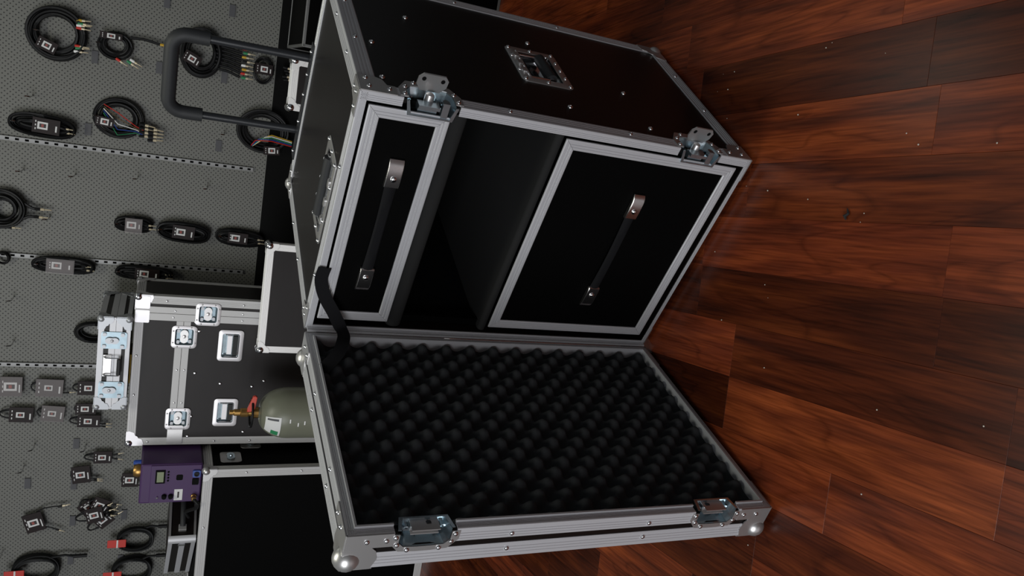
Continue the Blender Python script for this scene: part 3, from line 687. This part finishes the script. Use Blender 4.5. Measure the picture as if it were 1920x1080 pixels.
o = MB().box(0.012, 0.056, -0.0052, -0.0038, 0.062, 0.090).build('sticker', 'label', pm_); MB().box(0.022, 0.046, -0.0056, -0.0050, 0.073, 0.079).build('print_mark', 'print', o)
MB().prism(rrect(0.022, 0.022, 0.005, 3, 0.103, 0.076), 0.003, 0.005, lambda a, b, c: (a, -c, b)).build('vent_plate', 'black_base', pm_)
o = MB().prism(rrect(0.027, 0.027, 0.005, 3, 0.118, 0.020), 0.003, 0.012, lambda a, b, c: (a, -c, b)).build('power_socket', 'blue', pm_)
MB().lathe([(0.009, 0.012), (0.009, 0.016), (0.006, 0.016), (0.006, 0.0125)], 16, lambda a, b, c: (0.118 + a, -c, 0.020 + b)).build('socket_ring', 'cable', o)
MB().prism(rrect(0.024, 0.022, 0.003, 3, 0.086, 0.022), 0.003, 0.010, lambda a, b, c: (a, -c, b)).build('power_socket', 'black_base', pm_)
o = MB().lathe([(0.010, 0.003), (0.010, 0.012), (0.0075, 0.014), (0.009, 0.018), (0.009, 0.030), (0.006, 0.034)], 10, lambda a, b, c: (0.026 + a, -c, 0.024 + b)).build('hose_fitting', 'brass', pm_, 30)
MB().tube([(0.026, -0.03, 0.024), (0.016, -0.045, 0.010), (-0.01, -0.03, 0.012), (-0.05, 0.02, 0.045), (-0.09, 0.05, 0.03)], 0.007, 8).build('hose', 'cable', pm_, 60)
MB().lathe([(0.024, 0.205), (0.025, 0.214), (0.022, 0.224), (0.020, 0.228), (0.004, 0.230)], 14, lambda a, b, c: (0.115 + a, 0.04 + b, c)).build('filler_cap', 'brass', pm_, 30)
MB().lathe([(0.010, 0.205), (0.010, 0.225), (0.006, 0.230)], 12, lambda a, b, c: (0.140 + a, 0.05 + b, c)).build('filler_cap', 'blue', pm_, 30)

# aluminium briefcase lying on the black case
bc = tag(empty('briefcase', (-1.262, 1.335, 0.8995), math.radians(52)), 'black briefcase with silver edges lying on the big black case at the frame edge', 'briefcase')
bw, bd, bh = 0.26, 0.34, 0.095
# local: corner at the origin, +x runs to the right end, +y to the left end
MB().box(0.004, bw, 0.004, bd, 0.004, bh - 0.004).build('body', 'laminate', bc, bevel=0.004)
for z0, z1 in ((0, 0.015), (0.036, 0.056), (bh - 0.015, bh)):
    MB().box(0.0, 0.004, 0.018, bd, z0, z1).build('edge_rail', 'alu', bc, bevel=0.001)
for z0, z1 in ((0, 0.008), (bh - 0.008, bh)): MB().box(0.018, bw, 0.0, 0.004, z0, z1).build('edge_rail', 'nickel', bc)
MB().prism([(0, 0.018), (0.004, 0.006), (0.018, 0.0), (0.022, 0.0), (0.022, 0.006), (0.006, 0.022), (0, 0.022)], -0.0005, bh + 0.0005, lambda a, b, c: (a - 0.001, b - 0.001, c)).build('corner_guard', 'alu', bc, 50)
o = MB().tube([(0.055, -0.012, 0.048), (0.075, -0.026, 0.048), (0.185, -0.026, 0.048), (0.205, -0.012, 0.048)], 0.010, 10).build('carry_handle', 'rubber', bc, 50)
for x in (0.05, 0.21): MB().box(x - 0.012, x + 0.012, -0.014, 0.004, 0.034, 0.062).build('handle_mount', 'nickel', o, bevel=0.002)
MB().box(-0.004, 0.001, 0.025, 0.040, 0.036, 0.060).build('clasp', 'chrome', bc)

# gas cylinder
gc = tag(empty('gas_cylinder', (-0.686, 1.20, 0.0)), 'grey-green gas cylinder with red valve handle and white label in front of the tall case', 'gas cylinder')
rc = 0.092; prof = [(0.080, 0.0), (rc - .004, 0.006), (rc, 0.02), (rc, 0.640)]
for k in range(1, 10): a = k / 9 * PI / 2; prof.append((0.018 + (rc - 0.018) * math.cos(a), 0.640 + 0.100 * math.sin(a)))
prof += [(0.018, 0.744)]
MB().lathe(prof, 40).build('body', 'cyl_grey', gc, 50)
MB().lathe([(0.020, 0.742), (0.020, 0.758), (0.013, 0.760), (0.013, 0.775), (0.016, 0.777), (0.016, 0.800), (0.012, 0.803), (0.012, 0.822), (0.009, 0.826), (0.009, 0.838)], 12).build('valve', 'brass', gc, 30)
MB().prism([(-0.008, 0), (-0.022, 0.012), (-0.026, 0.055), (-0.020, 0.060), (-0.012, 0.058), (0.004, 0.010), (0.004, 0)], -0.007, 0.007, lambda a, b, c: (0.012 + b, -0.020 + c, 0.778 + a)).build('valve_handle', 'red_paint', gc, 30, bevel=0.002)
MB().tube([(0.050 * math.cos(a * PI / 12), 0.050 * math.sin(a * PI / 12) - 0.004, 0.766) for a in range(24)], 0.004, 8, True).build('neck_ring', 'cable', gc, 60)
def cyl_patch(a0, a1, z0, z1, r, name, m, parent):
    mb = MB(); n = 10; A = []
    def rad(z):
        if z <= 0.640: return rc
        s = min(1, (z - 0.640) / 0.100); return 0.018 + (rc - 0.018) * math.sqrt(max(0, 1 - s * s))
    nz = 8; vs = []; fs = []
    for j in range(nz + 1):
        z = z0 + (z1 - z0) * j / nz; q = rad(z) + r
        for i in range(n + 1): a = a0 + (a1 - a0) * i / n; vs.append((q * math.cos(a), q * math.sin(a), z + r * 0.3))
    for j in range(nz):
        for i in range(n): k = j * (n + 1) + i; fs.append((k, k + 1, k + n + 2, k + n + 1))
    mb.add(vs, fs); return mb.build(name, m, parent, 60)
lb = cyl_patch(math.radians(-136), math.radians(-80), 0.672, 0.722, 0.0012, 'paper_label', 'label', gc)
cyl_patch(math.radians(-134), math.radians(-118), 0.678, 0.702, 0.002, 'label_logo', 'green', lb)
cyl_patch(math.radians(-89), math.radians(-84), 0.680, 0.716, 0.002, 'label_print', 'tag_grey', lb)
for k, (a, z) in enumerate(((-100, 0.612), (-92, 0.640), (-96, 0.590))): cyl_patch(math.radians(a), math.radians(a + 9), z, z + 0.004, 0.0008, 'stamp_mark', 'white_plastic', gc)

# ------------------------------------------------------------------ cables on the pegboard
HOOKM = MB().tube([(0, 0, 0), (0, -0.05, 0.0), (0, -0.062, 0.004), (0, -0.068, 0.016)], 0.0026, 6).mesh('peg_hook', 'chrome', 60)
def hook(x, z, label=None, y=YW):
    o = inst('peg_hook', HOOKM, None, (x, y, z)); tag(o, label or 'small bare metal hook on the grey pegboard', 'hook', 'bare pegboard hooks'); return o
HOOKL = ['bare hook above the coil with fanned gold plugs', 'bare hook high right of the round coil with two plugs', 'bare hook level with the tag holders left of the long rail', 'lower bare hook left of the long rail', 'lowest bare hook beside the long rail foot', 'bare hook just below the round coil with two plugs', 'bare hook above the black base beside the rainbow-wire coil', 'bare hook high up right of the silver flat case rail', 'bare hook just right of the short rail above the silver case', 'bare hook above the single-loop cable card', 'bare hook high between two dark tag holders at the left', 'bare hook just above the single-loop cable card', 'bare hook above the cable coil with red strap in the corner']
for (x, z), l in zip([(0.265, 1.542), (-0.004, 1.562), (-0.001, 1.398), (0.018, 1.189), (0.011, 0.942), (-0.17, 1.473), (0.231, 0.897), (-0.489, 1.577), (-0.664, 1.572), (-1.093, 1.489), (-1.186, 1.522), (-1.101, 1.312), (-1.56, 1.584)], HOOKL): hook(x, z, l)
TAGM = MB().box(-0.022, 0.022, -0.006, 0.0, -0.0105, 0.0105).mesh('tag_holder', 'tag_grey')
TL = ['tag holder at the right edge, upper one', 'tag holder at the right edge above the black base', 'tag holder under the large round cable coil', 'tag holder beside the pull handle grip, outside it', 'tag holder inside the pull handle loop', 'tag holder above the coil with fanned gold plugs', 'tag holder below the coil with fanned gold plugs', 'tag holder beside the left pull handle tube, low', 'tag holder above the single-loop cable card', 'lone tag holder high at the left', 'tag holder behind the tilted card with gold plugs', 'tag holder left of the cluster of small cards', 'tag holder between the red-strapped coils, upper', 'tag holder inside the lower corner coil with red strap', 'tag holder above the red-strapped coil by the briefcase']
for (x, z), l in zip([(0.682, 1.132), (0.699, 0.906), (0.438, 1.355), (0.44, 1.143), (0.447, 0.914), (0.174, 1.364), (0.177, 1.152), (0.18, 0.913), (-1.093, 1.346), (-1.263, 1.508), (-1.275, 1.347), (-1.44, 1.344), (-1.621, 1.344), (-1.638, 1.157), (-1.423, 1.155)], TL):
    tag(inst('tag_holder', TAGM, None, (x, YW, z)), 'dark grey ' + l, 'tag holder', 'price tag holders on the pegboard')

PLUGM = {}
def plug_mesh(col):
    if col in PLUGM: return PLUGM[col]
    mb = MB(); mb.slot(0).lathe([(0.0042, 0.0), (0.0050, 0.004), (0.0050, 0.016)], 8)
    mb.slot(1).lathe([(0.0042, 0.016), (0.0042, 0.026), (0.0020, 0.027), (0.0020, 0.044), (0.0008, 0.046)], 8)
    PLUGM[col] = mb.mesh('plug', [col, 'plug'], 40); return PLUGM[col]
def plug(t, x, z, ang=0, col='cable', y=-0.02, s=1.0):
    """ang 0 points straight down, positive swings to the right"""
    o = inst('plug', plug_mesh(col), t, (x, y, z)); d = Vector((math.sin(ang), 0, -math.cos(ang))); o.rotation_euler = d.to_track_quat('Z', 'Y').to_euler(); o.scale = (s, s, s); return o
def card(t, x, z, w, h, ang=0, y=-0.036, film=False, name='card', lx=0, lz=0.0, lw=0.022, lh=0.026):
    R = Matrix.Rotation(-ang, 3, 'Y')
    mp = lambda a, b, c: tuple(Vector((x, y, z)) + R @ Vector((a, c, b)))
    c = MB().box(-w / 2, w / 2, -h / 2, h / 2, -0.002, 0.002, mp).build(name, 'card', t)
    l = MB().box(lx - lw / 2, lx + lw / 2, lz - lh / 2, lz + lh / 2, -0.0034, -0.0019, mp).build('paper_label', 'label', c)
    mb = MB(); mb.slot(0).box(lx - lw * .26, lx + lw * .26, lz - lh * .34, lz + lh * .30, -0.0040, -0.0033, mp); mb.slot(1).box(lx - lw * .18, lx + lw * .20, lz - lh * .12, lz + lh * .12, -0.0044, -0.0039, mp)
    mb.slot(2)
    for k in (-1, 0, 1): mb.box(k * w * .24 - w * .06, k * w * .24 + w * .06, h * .36, h * .40, -0.0030, -0.0019, mp)
    mb.box(-w * .3, w * .1, -h * .40, -h * .34, -0.0030, -0.0019, mp)
    mb.build('card_print', ['print', 'print_red', 'label'], c)['kind'] = 'stuff'
    return c
def loops_mesh(hx, hz, n, r, spread, thick, twist=0.0, seg=40, power=2.0, phase=0, tail=None):
    mb = MB()
    for k in range(n):
        f = 1 - spread * random.random(); ox, oz = random.uniform(-.04, .04) * hx, random.uniform(-.03, .03) * hz; y0 = -0.012 - thick * random.random(); ph = random.random() * 6.3; pts = []
        for i in range(seg):
            a = 2 * PI * i / seg; c, s = math.cos(a), math.sin(a)
            cx = math.copysign(abs(c) ** (2 / power), c); sz = math.copysign(abs(s) ** (2 / power), s)
            pts.append(((hx - r) * f * cx + ox, y0 + 0.004 * math.sin(a * 2 + ph), (hz - r) * (f if power == 2 else 1 - (1 - f) * .4) * sz + oz))
        mb.tube(pts, r, 6, True)
    for tl in (tail or []): mb.tube(tl, r, 6)
    return mb
def wallthing(name, x, z, label, cat='cable', group='cables hanging on the pegboard'):
    return tag(empty(name, (x, YW, z)), label, cat, group)
def top_hook(t, z): MB().tube([(0, -0.001, z), (0, -0.055, z), (0, -0.060, z + 0.010)], 0.0025, 6).build('hook', 'chrome', t)

# round coils
t = wallthing('cable_coil', 0.496, 1.474, 'large round black cable coil with red, white and yellow plugs, rightmost at the top')
loops_mesh(0.093, 0.094, 15, 0.0055, 0.40, 0.030).build('cable', 'cable', t, 60); card(t, -0.046, 0.026, 0.040, 0.062, -0.35, -0.052); top_hook(t, 0.058)
for x, z, c, a in ((0.058, -0.060, 'yellow', 0.1), (0.048, -0.064, 'green', 0.0), (0.040, -0.060, 'white_plastic', 0.1), (0.033, -0.060, 'red', -.05), (-0.030, -0.058, 'red', 0), (-0.038, -0.060, 'green', .1), (-0.050, -0.056, 'white_plastic', .05)): plug(t, x, z, a, c, -0.045)
t = wallthing('cable_coil', 0.492, 1.290, 'small black cable coil with a tail hanging down from it, below the large round coil')
loops_mesh(0.052, 0.060, 9, 0.005, 0.38, 0.026, tail=[[(0.036, -0.03, -0.045), (0.040, -0.03, -0.09), (0.036, -0.03, -0.12), (0.032, -0.03, -0.145)]]).build('cable', 'cable', t, 60); card(t, 0.030, 0.014, 0.024, 0.072, 0.0, -0.048, lw=0.016); top_hook(t, 0.05)
for x, z, c, a in ((-0.045, -0.004, 'red', -.5), (-0.047, -0.04, 'green', -.5), (-0.040, -0.05, 'white_plastic', -.45), (0.032, -0.145, 'yellow', 0)): plug(t, x, z, a, c, -0.03)
t = wallthing('cable_coil', 0.524, 1.004, 'black cable coil seen through the pull handle, with a row of coloured plugs below')
loops_mesh(0.098, 0.080, 11, 0.0052, 0.42, 0.03, tail=[[(0.05 - 0.014 * k, -0.03, -0.05), (0.046 - 0.014 * k, -0.03, -0.10), (0.042 - 0.0155 * k, -0.03, -0.145)] for k in range(8)]).build('cable', 'cable', t, 60); card(t, -0.030, 0.030, 0.042, 0.062, -0.4, -0.052)
for k, c in enumerate(('red', 'green', 'yellow', 'cable', 'white_plastic', 'yellow', 'red', 'green')): plug(t, 0.042 - 0.0155 * k, -0.145 - 0.004 * (k % 2), 0, c, -0.03)
t = wallthing('cable_loom', 0.500, 0.775, 'short cable loom with small card and gold plugs behind the pull handle')
loops_mesh(0.055, 0.040, 3, 0.004, 0.2, 0.02).build('cable', 'cable', t, 60); card(t, 0.004, 0.0, 0.040, 0.064, 0, -0.045)
for k in range(5): plug(t, 0.026 - 0.012 * k, -0.070 - 0.006 * (k % 3), -0.1 + 0.05 * k, 'cable', -0.04, 1.1)
t = wallthing('cable_coil', 0.232, 1.265, 'black cable coil with fanned gold plugs and thin coloured wires')
mb = loops_mesh(0.078, 0.088, 7, 0.0045, 0.42, 0.03); mb.build('cable', 'cable', t, 60); card(t, -0.018, 0.044, 0.034, 0.060, -0.1, -0.05); top_hook(t, 0.07)
for k, c in enumerate(('red', 'gold', 'white_plastic', 'blue', 'green')):
    MB().tube([(0.045 - 0.008 * k, -0.04, 0.05), (0.02 - 0.02 * k, -0.05, 0.0), (-0.02 - 0.006 * k, -0.045, -0.06), (-0.030 - 0.006 * k, -0.04, -0.085)], 0.0016, 5).build('wire', c, t, 60)
for k in range(8): plug(t, -0.012 - 0.0075 * k + (0.0 if k % 2 else 0.004), -0.070 - 0.030 * (k % 2), -0.12 + 0.03 * k, 'cable', -0.04, 1.2)
t = wallthing('cable_coil', 0.266, 0.752, 'black cable coil with rainbow wires hanging over the top of the black base')
loops_mesh(0.089, 0.104, 9, 0.0055, 0.30, 0.03).build('cable', 'cable', t, 60); card(t, -0.072, -0.035, 0.034, 0.060, 0.1, -0.05)
for k, c in enumerate(('red', 'blue', 'green', 'white_plastic', 'yellow')):
    MB().tube([(-0.075, -0.035, 0.05), (-0.04 + 0.006 * k, -0.05, 0.03 - 0.012 * k), (-0.035 + 0.006 * k, -0.05, -0.03), (-0.045 + 0.005 * k, -0.045, -0.11)], 0.0018, 5).build('wire', c, t, 60)
t = wallthing('cable_coil', -0.150, 1.618, 'round black cable coil with two silver plugs, cut by the photo edge')
loops_mesh(0.075, 0.075, 10, 0.0055, 0.5, 0.03, tail=[[(-0.05, -0.03, -0.03), (-0.022, -0.03, -0.08), (-0.020, -0.03, -0.10)], [(0.03, -0.03, -0.06), (0.012, -0.03, -0.09), (0.010, -0.03, -0.10)]]).build('cable', 'cable', t, 60)
plug(t, -0.020, -0.095, 0, 'cable', -0.03, 1.2); plug(t, 0.010, -0.098, 0, 'cable', -0.03, 1.2); plug(t, -0.068, -0.015, 0, 'cable', -0.03)
t = wallthing('cable_coil', -0.336, 1.612, 'tiny thin cable loop at the top, above the oval bundle on the middle rail')
loops_mesh(0.026, 0.024, 4, 0.0025, 0.35, 0.02).build('cable', 'cable', t, 60)
t = wallthing('cable_coil', -0.607, 1.305, 'thick dark cable coil half hidden behind the flat silver case')
loops_mesh(0.046, 0.070, 8, 0.0062, 0.35, 0.03).build('cable', 'cable', t, 60)

# oval bundles tied with a printed sleeve
def bundle(x, z, hx, hz, label, tilt=0.0, film=True, plugs=True, n=9, r=0.0052, cardz=0.0):
    t = wallthing('cable_bundle', x, z, label, group='tied oval cable bundles on the pegboard'); t.rotation_euler = (0, tilt, 0)
    loops_mesh(hx, hz, n + 7, r, 0.80, 0.034, power=2.5).build('cable', 'cable', t, 60)
    card(t, 0.002, cardz, hx * 1.25, hz * 0.80, 0, -0.056, lz=hz * 0.10, lw=0.026, lh=0.032)
    if film: MB().box(-hx * .85, hx * .85, -0.0635, -0.0615, cardz - hz * .45, cardz + hz * .42).build('plastic_sleeve', 'plastic_film', t)
    top_hook(t, hz * 0.80)
    if plugs:
        plug(t, 0.004, -hz * 0.55, 0, 'cable', -0.046, 0.9); plug(t, -0.010, -hz * 0.58, 0, 'cable', -0.046, 0.9)
    return t
bundle(0.167, 1.503, 0.043, 0.106, 'long oval black cable bundle hanging right of the long rail', 0.05, False, cardz=-0.012)
bundle(-0.164, 1.192, 0.034, 0.068, 'short oval cable bundle in clear sleeve, uppermost in the column of three')
bundle(-0.174, 1.015, 0.042, 0.100, 'thick oval cable bundle, middle one in the column of three', 0.05, False, False, 11)
bundle(-0.178, 0.803, 0.035, 0.094, 'oval cable bundle, lowest in the column of three, ending over the black base', 0.04, False, cardz=0.01)
bundle(-0.345, 1.416, 0.033, 0.105, 'oval cable bundle in clear sleeve hanging on the middle rail', 0.02, cardz=0.012)
bundle(-0.353, 1.143, 0.033, 0.108, 'oval cable bundle with open loop, below on the middle rail beside the tall case', 0.03, False, cardz=-0.01, n=7)

# short cables on printed cards
def packet(x, z, w, h, label, ang=0.0, loop=0.03, tails=((0.0, -0.3),), film=False, nl=2, lw=0.022):
    t = wallthing('carded_cable', x, z, label, group='short cables on printed cards'); t.rotation_euler = (0, ang, 0)
    card(t, 0, 0, w, h, 0, -0.030, lw=lw, lh=lw * 1.25, lz=h * 0.04)
    mb = MB()
    for k in range(nl):
        q = w * (0.34 - 0.08 * k); pts = [(-q, -0.022 - .004 * k, -h * .1)] + [(q * -math.cos(PI * i / 10), -0.022 - .004 * k, h * .32 + (loop + h * .14) * math.sin(PI * i / 10)) for i in range(11)] + [(q, -0.022 - .004 * k, -h * .1)]
        mb.tube(pts, 0.0028, 6)
    for (a, b) in tails: mb.tube([(a, -0.026, -h * .3), (a, -0.027, -h * .5 - 0.004), (a + b * 0.01, -0.027, -h * .5 - 0.012)], 0.0028, 6)
    mb.build('cable', 'cable', t, 60)
    for (a, b) in tails: plug(t, a + b * 0.01, -h * .5 - 0.010, b, 'cable', -0.027, 0.75)
    if film: MB().box(-w / 2, w / 2, -0.0345, -0.0335, -h / 2, h / 2).build('plastic_sleeve', 'plastic_film', t)
    return t
packet(-0.839, 1.571, 0.080, 0.072, 'white glossy cable packet at the top left of the short rail', 0, 0.02, (), True, lw=0.034)
packet(-0.843, 1.445, 0.072, 0.092, 'dark cable packet in film below the white glossy packet', 0.03, 0.02, ((-0.02, 0.1),), True)
packet(-0.842, 1.310, 0.058, 0.080, 'carded cable partly hidden behind the left end of the silver flat case, upper right', 0, 0.02, (), False)
packet(-0.956, 1.535, 0.062, 0.080, 'carded cable with wide loop at the top edge, left of the dark packet', 0.03, 0.035, (), False)
packet(-0.951, 1.430, 0.066, 0.078, 'carded cable below the one with the wide loop', 0.08, 0.018, (), True)
packet(-0.931, 1.318, 0.046, 0.072, 'small dark carded cable tucked behind the silver flat case', 0.0, 0.006, (), False)
packet(-0.984, 1.305, 0.052, 0.080, 'carded cable with two gold plugs beside the left corner of the silver flat case', 0.02, 0.030, ((-0.022, -.1), (-0.012, 0.0)), False)
packet(-1.144, 1.247, 0.052, 0.066, 'single-loop cable card with gold plug between hook and purple machine', 0, 0.036, ((0.008, .2), (-0.006, -.2)), False)
packet(-1.219, 1.321, 0.074, 0.066, 'tilted square cable card with two gold plugs', -0.12, 0.006, ((-0.032, -.25), (-0.024, -.25)), False, 1, 0.026)
packet(-1.250, 1.141, 0.062, 0.062, 'square cable card touching the purple machine', 0.02, 0.004, ((-0.026, -.35),), False, 1, 0.026)
t = packet(-1.425, 1.477, 0.082, 0.068, 'tilted square cable card with a cable reaching down to the cluster, far left', -0.30, 0.004, (), False, 1, 0.030)
MB().tube([(0.040, -0.024, -0.02), (0.048, -0.026, -0.05), (0.043, -0.026, -0.085), (0.038, -0.026, -0.10)], 0.003, 6).build('cable', 'cable', t); plug(t, 0.037, -0.095, -0.1, 'cable', -0.026)
MB().tube([(-0.035, -0.024, -0.03), (-0.046, -0.026, -0.05), (-0.058, -0.026, -0.062)], 0.003, 6).build('cable', 'cable', t); plug(t, -0.058, -0.062, -0.7, 'cable', -0.026, 0.8)
CL = [(-1.385, 1.262, -0.25, 'front card of the messy cluster of small carded cables'), (-1.350, 1.245, 0.45, 'card fanned to the right in the messy cluster of carded cables'), (-1.420, 1.232, -0.75, 'card fanned to the lower left in the messy cluster of carded cables'), (-1.372, 1.285, 0.9, 'topmost tilted card in the messy cluster of carded cables')]
for k, (x, z, a, l) in enumerate(CL):
    t = packet(x, z, 0.066, 0.064, l, a, 0.040 if k in (0, 2) else 0.012, ((0.020, .3), (0.0, 0.1), (-0.018, -.2)), False, 2, 0.026); t.location.y -= 0.012 * (3 - k)

# coils with red straps
def strap_coil(x, z, hx, hz, label, tail, strapz):
    t = wallthing('strapped_cable_coil', x, z, label, group='cable coils with red straps')
    loops_mesh(hx, hz, 10, 0.0055, 0.34, 0.03, power=2.2, tail=[tail]).build('cable', 'cable_dark', t, 60)
    MB().tube([tail[-1], (tail[-1][0], tail[-1][1], tail[-1][2] - 0.05)], 0.008, 8).build('connector', 'cable', t, 60)
    MB().box(-0.018, 0.018, -0.060, -0.056, strapz - 0.028, strapz + 0.042).build('strap', 'red', t, bevel=0.002)
    MB().box(-0.018, 0.018, -0.0612, -0.0598, strapz + 0.002, strapz + 0.008).build('strap_print', 'label', t)
strap_coil(-1.529, 1.105, 0.066, 0.075, 'black cable coil with red strap beside the briefcase, right one of the lower two', [(0.05, -0.03, -0.03), (0.060, -0.03, -0.06), (0.055, -0.03, -0.085)], 0.062)
strap_coil(-1.680, 1.110, 0.070, 0.080, 'black cable coil with red strap at the lower left photo corner', [(0.05, -0.03, -0.03), (0.065, -0.03, -0.06), (0.065, -0.03, -0.09)], 0.066)
strap_coil(-1.640, 1.462, 0.072, 0.085, 'large black cable coil with red strap in the upper left photo corner', [(0.05, -0.03, -0.03), (0.058, -0.03, -0.10), (0.050, -0.03, -0.13)], 0.066)

# ------------------------------------------------------------------ debris on the floor
mb = MB(); mb.tube([(0, 0, 0.003), (0.006, 0.004, 0.004), (0.012, -0.002, 0.003), (0.020, 0.003, 0.003)], [0.001, 0.0035, 0.0025, 0.001], 6)
tag(mb.build('crumb', 'crumb', None, loc=(0.407, -0.522, 0.0005)), 'small black scrap lying on the wood floor before the case', 'scrap')
mb = MB(); random.seed(3)
for x, y in [(0.624, -0.1), (0.428, -0.301), (0.428, -0.416), (0.699, -0.512), (0.138, -0.252), (0.583, -0.336), (-0.266, -0.484), (0.425, -0.556), (0.568, -0.6), (0.719, -0.38)] + [(random.uniform(-0.2, 1.0), random.uniform(-0.9, 0.0)) for _ in range(26)]:
    s = random.uniform(0.0006, 0.0016); mb.sphere((x, y, s * 0.7), s, 6, 4, (1, 1, 0.7))
o = mb.build('dust_specks', 'dust'); o['kind'] = 'stuff'; o['label'] = 'pale dust specks scattered on the wood floor'; o['category'] = 'dust'
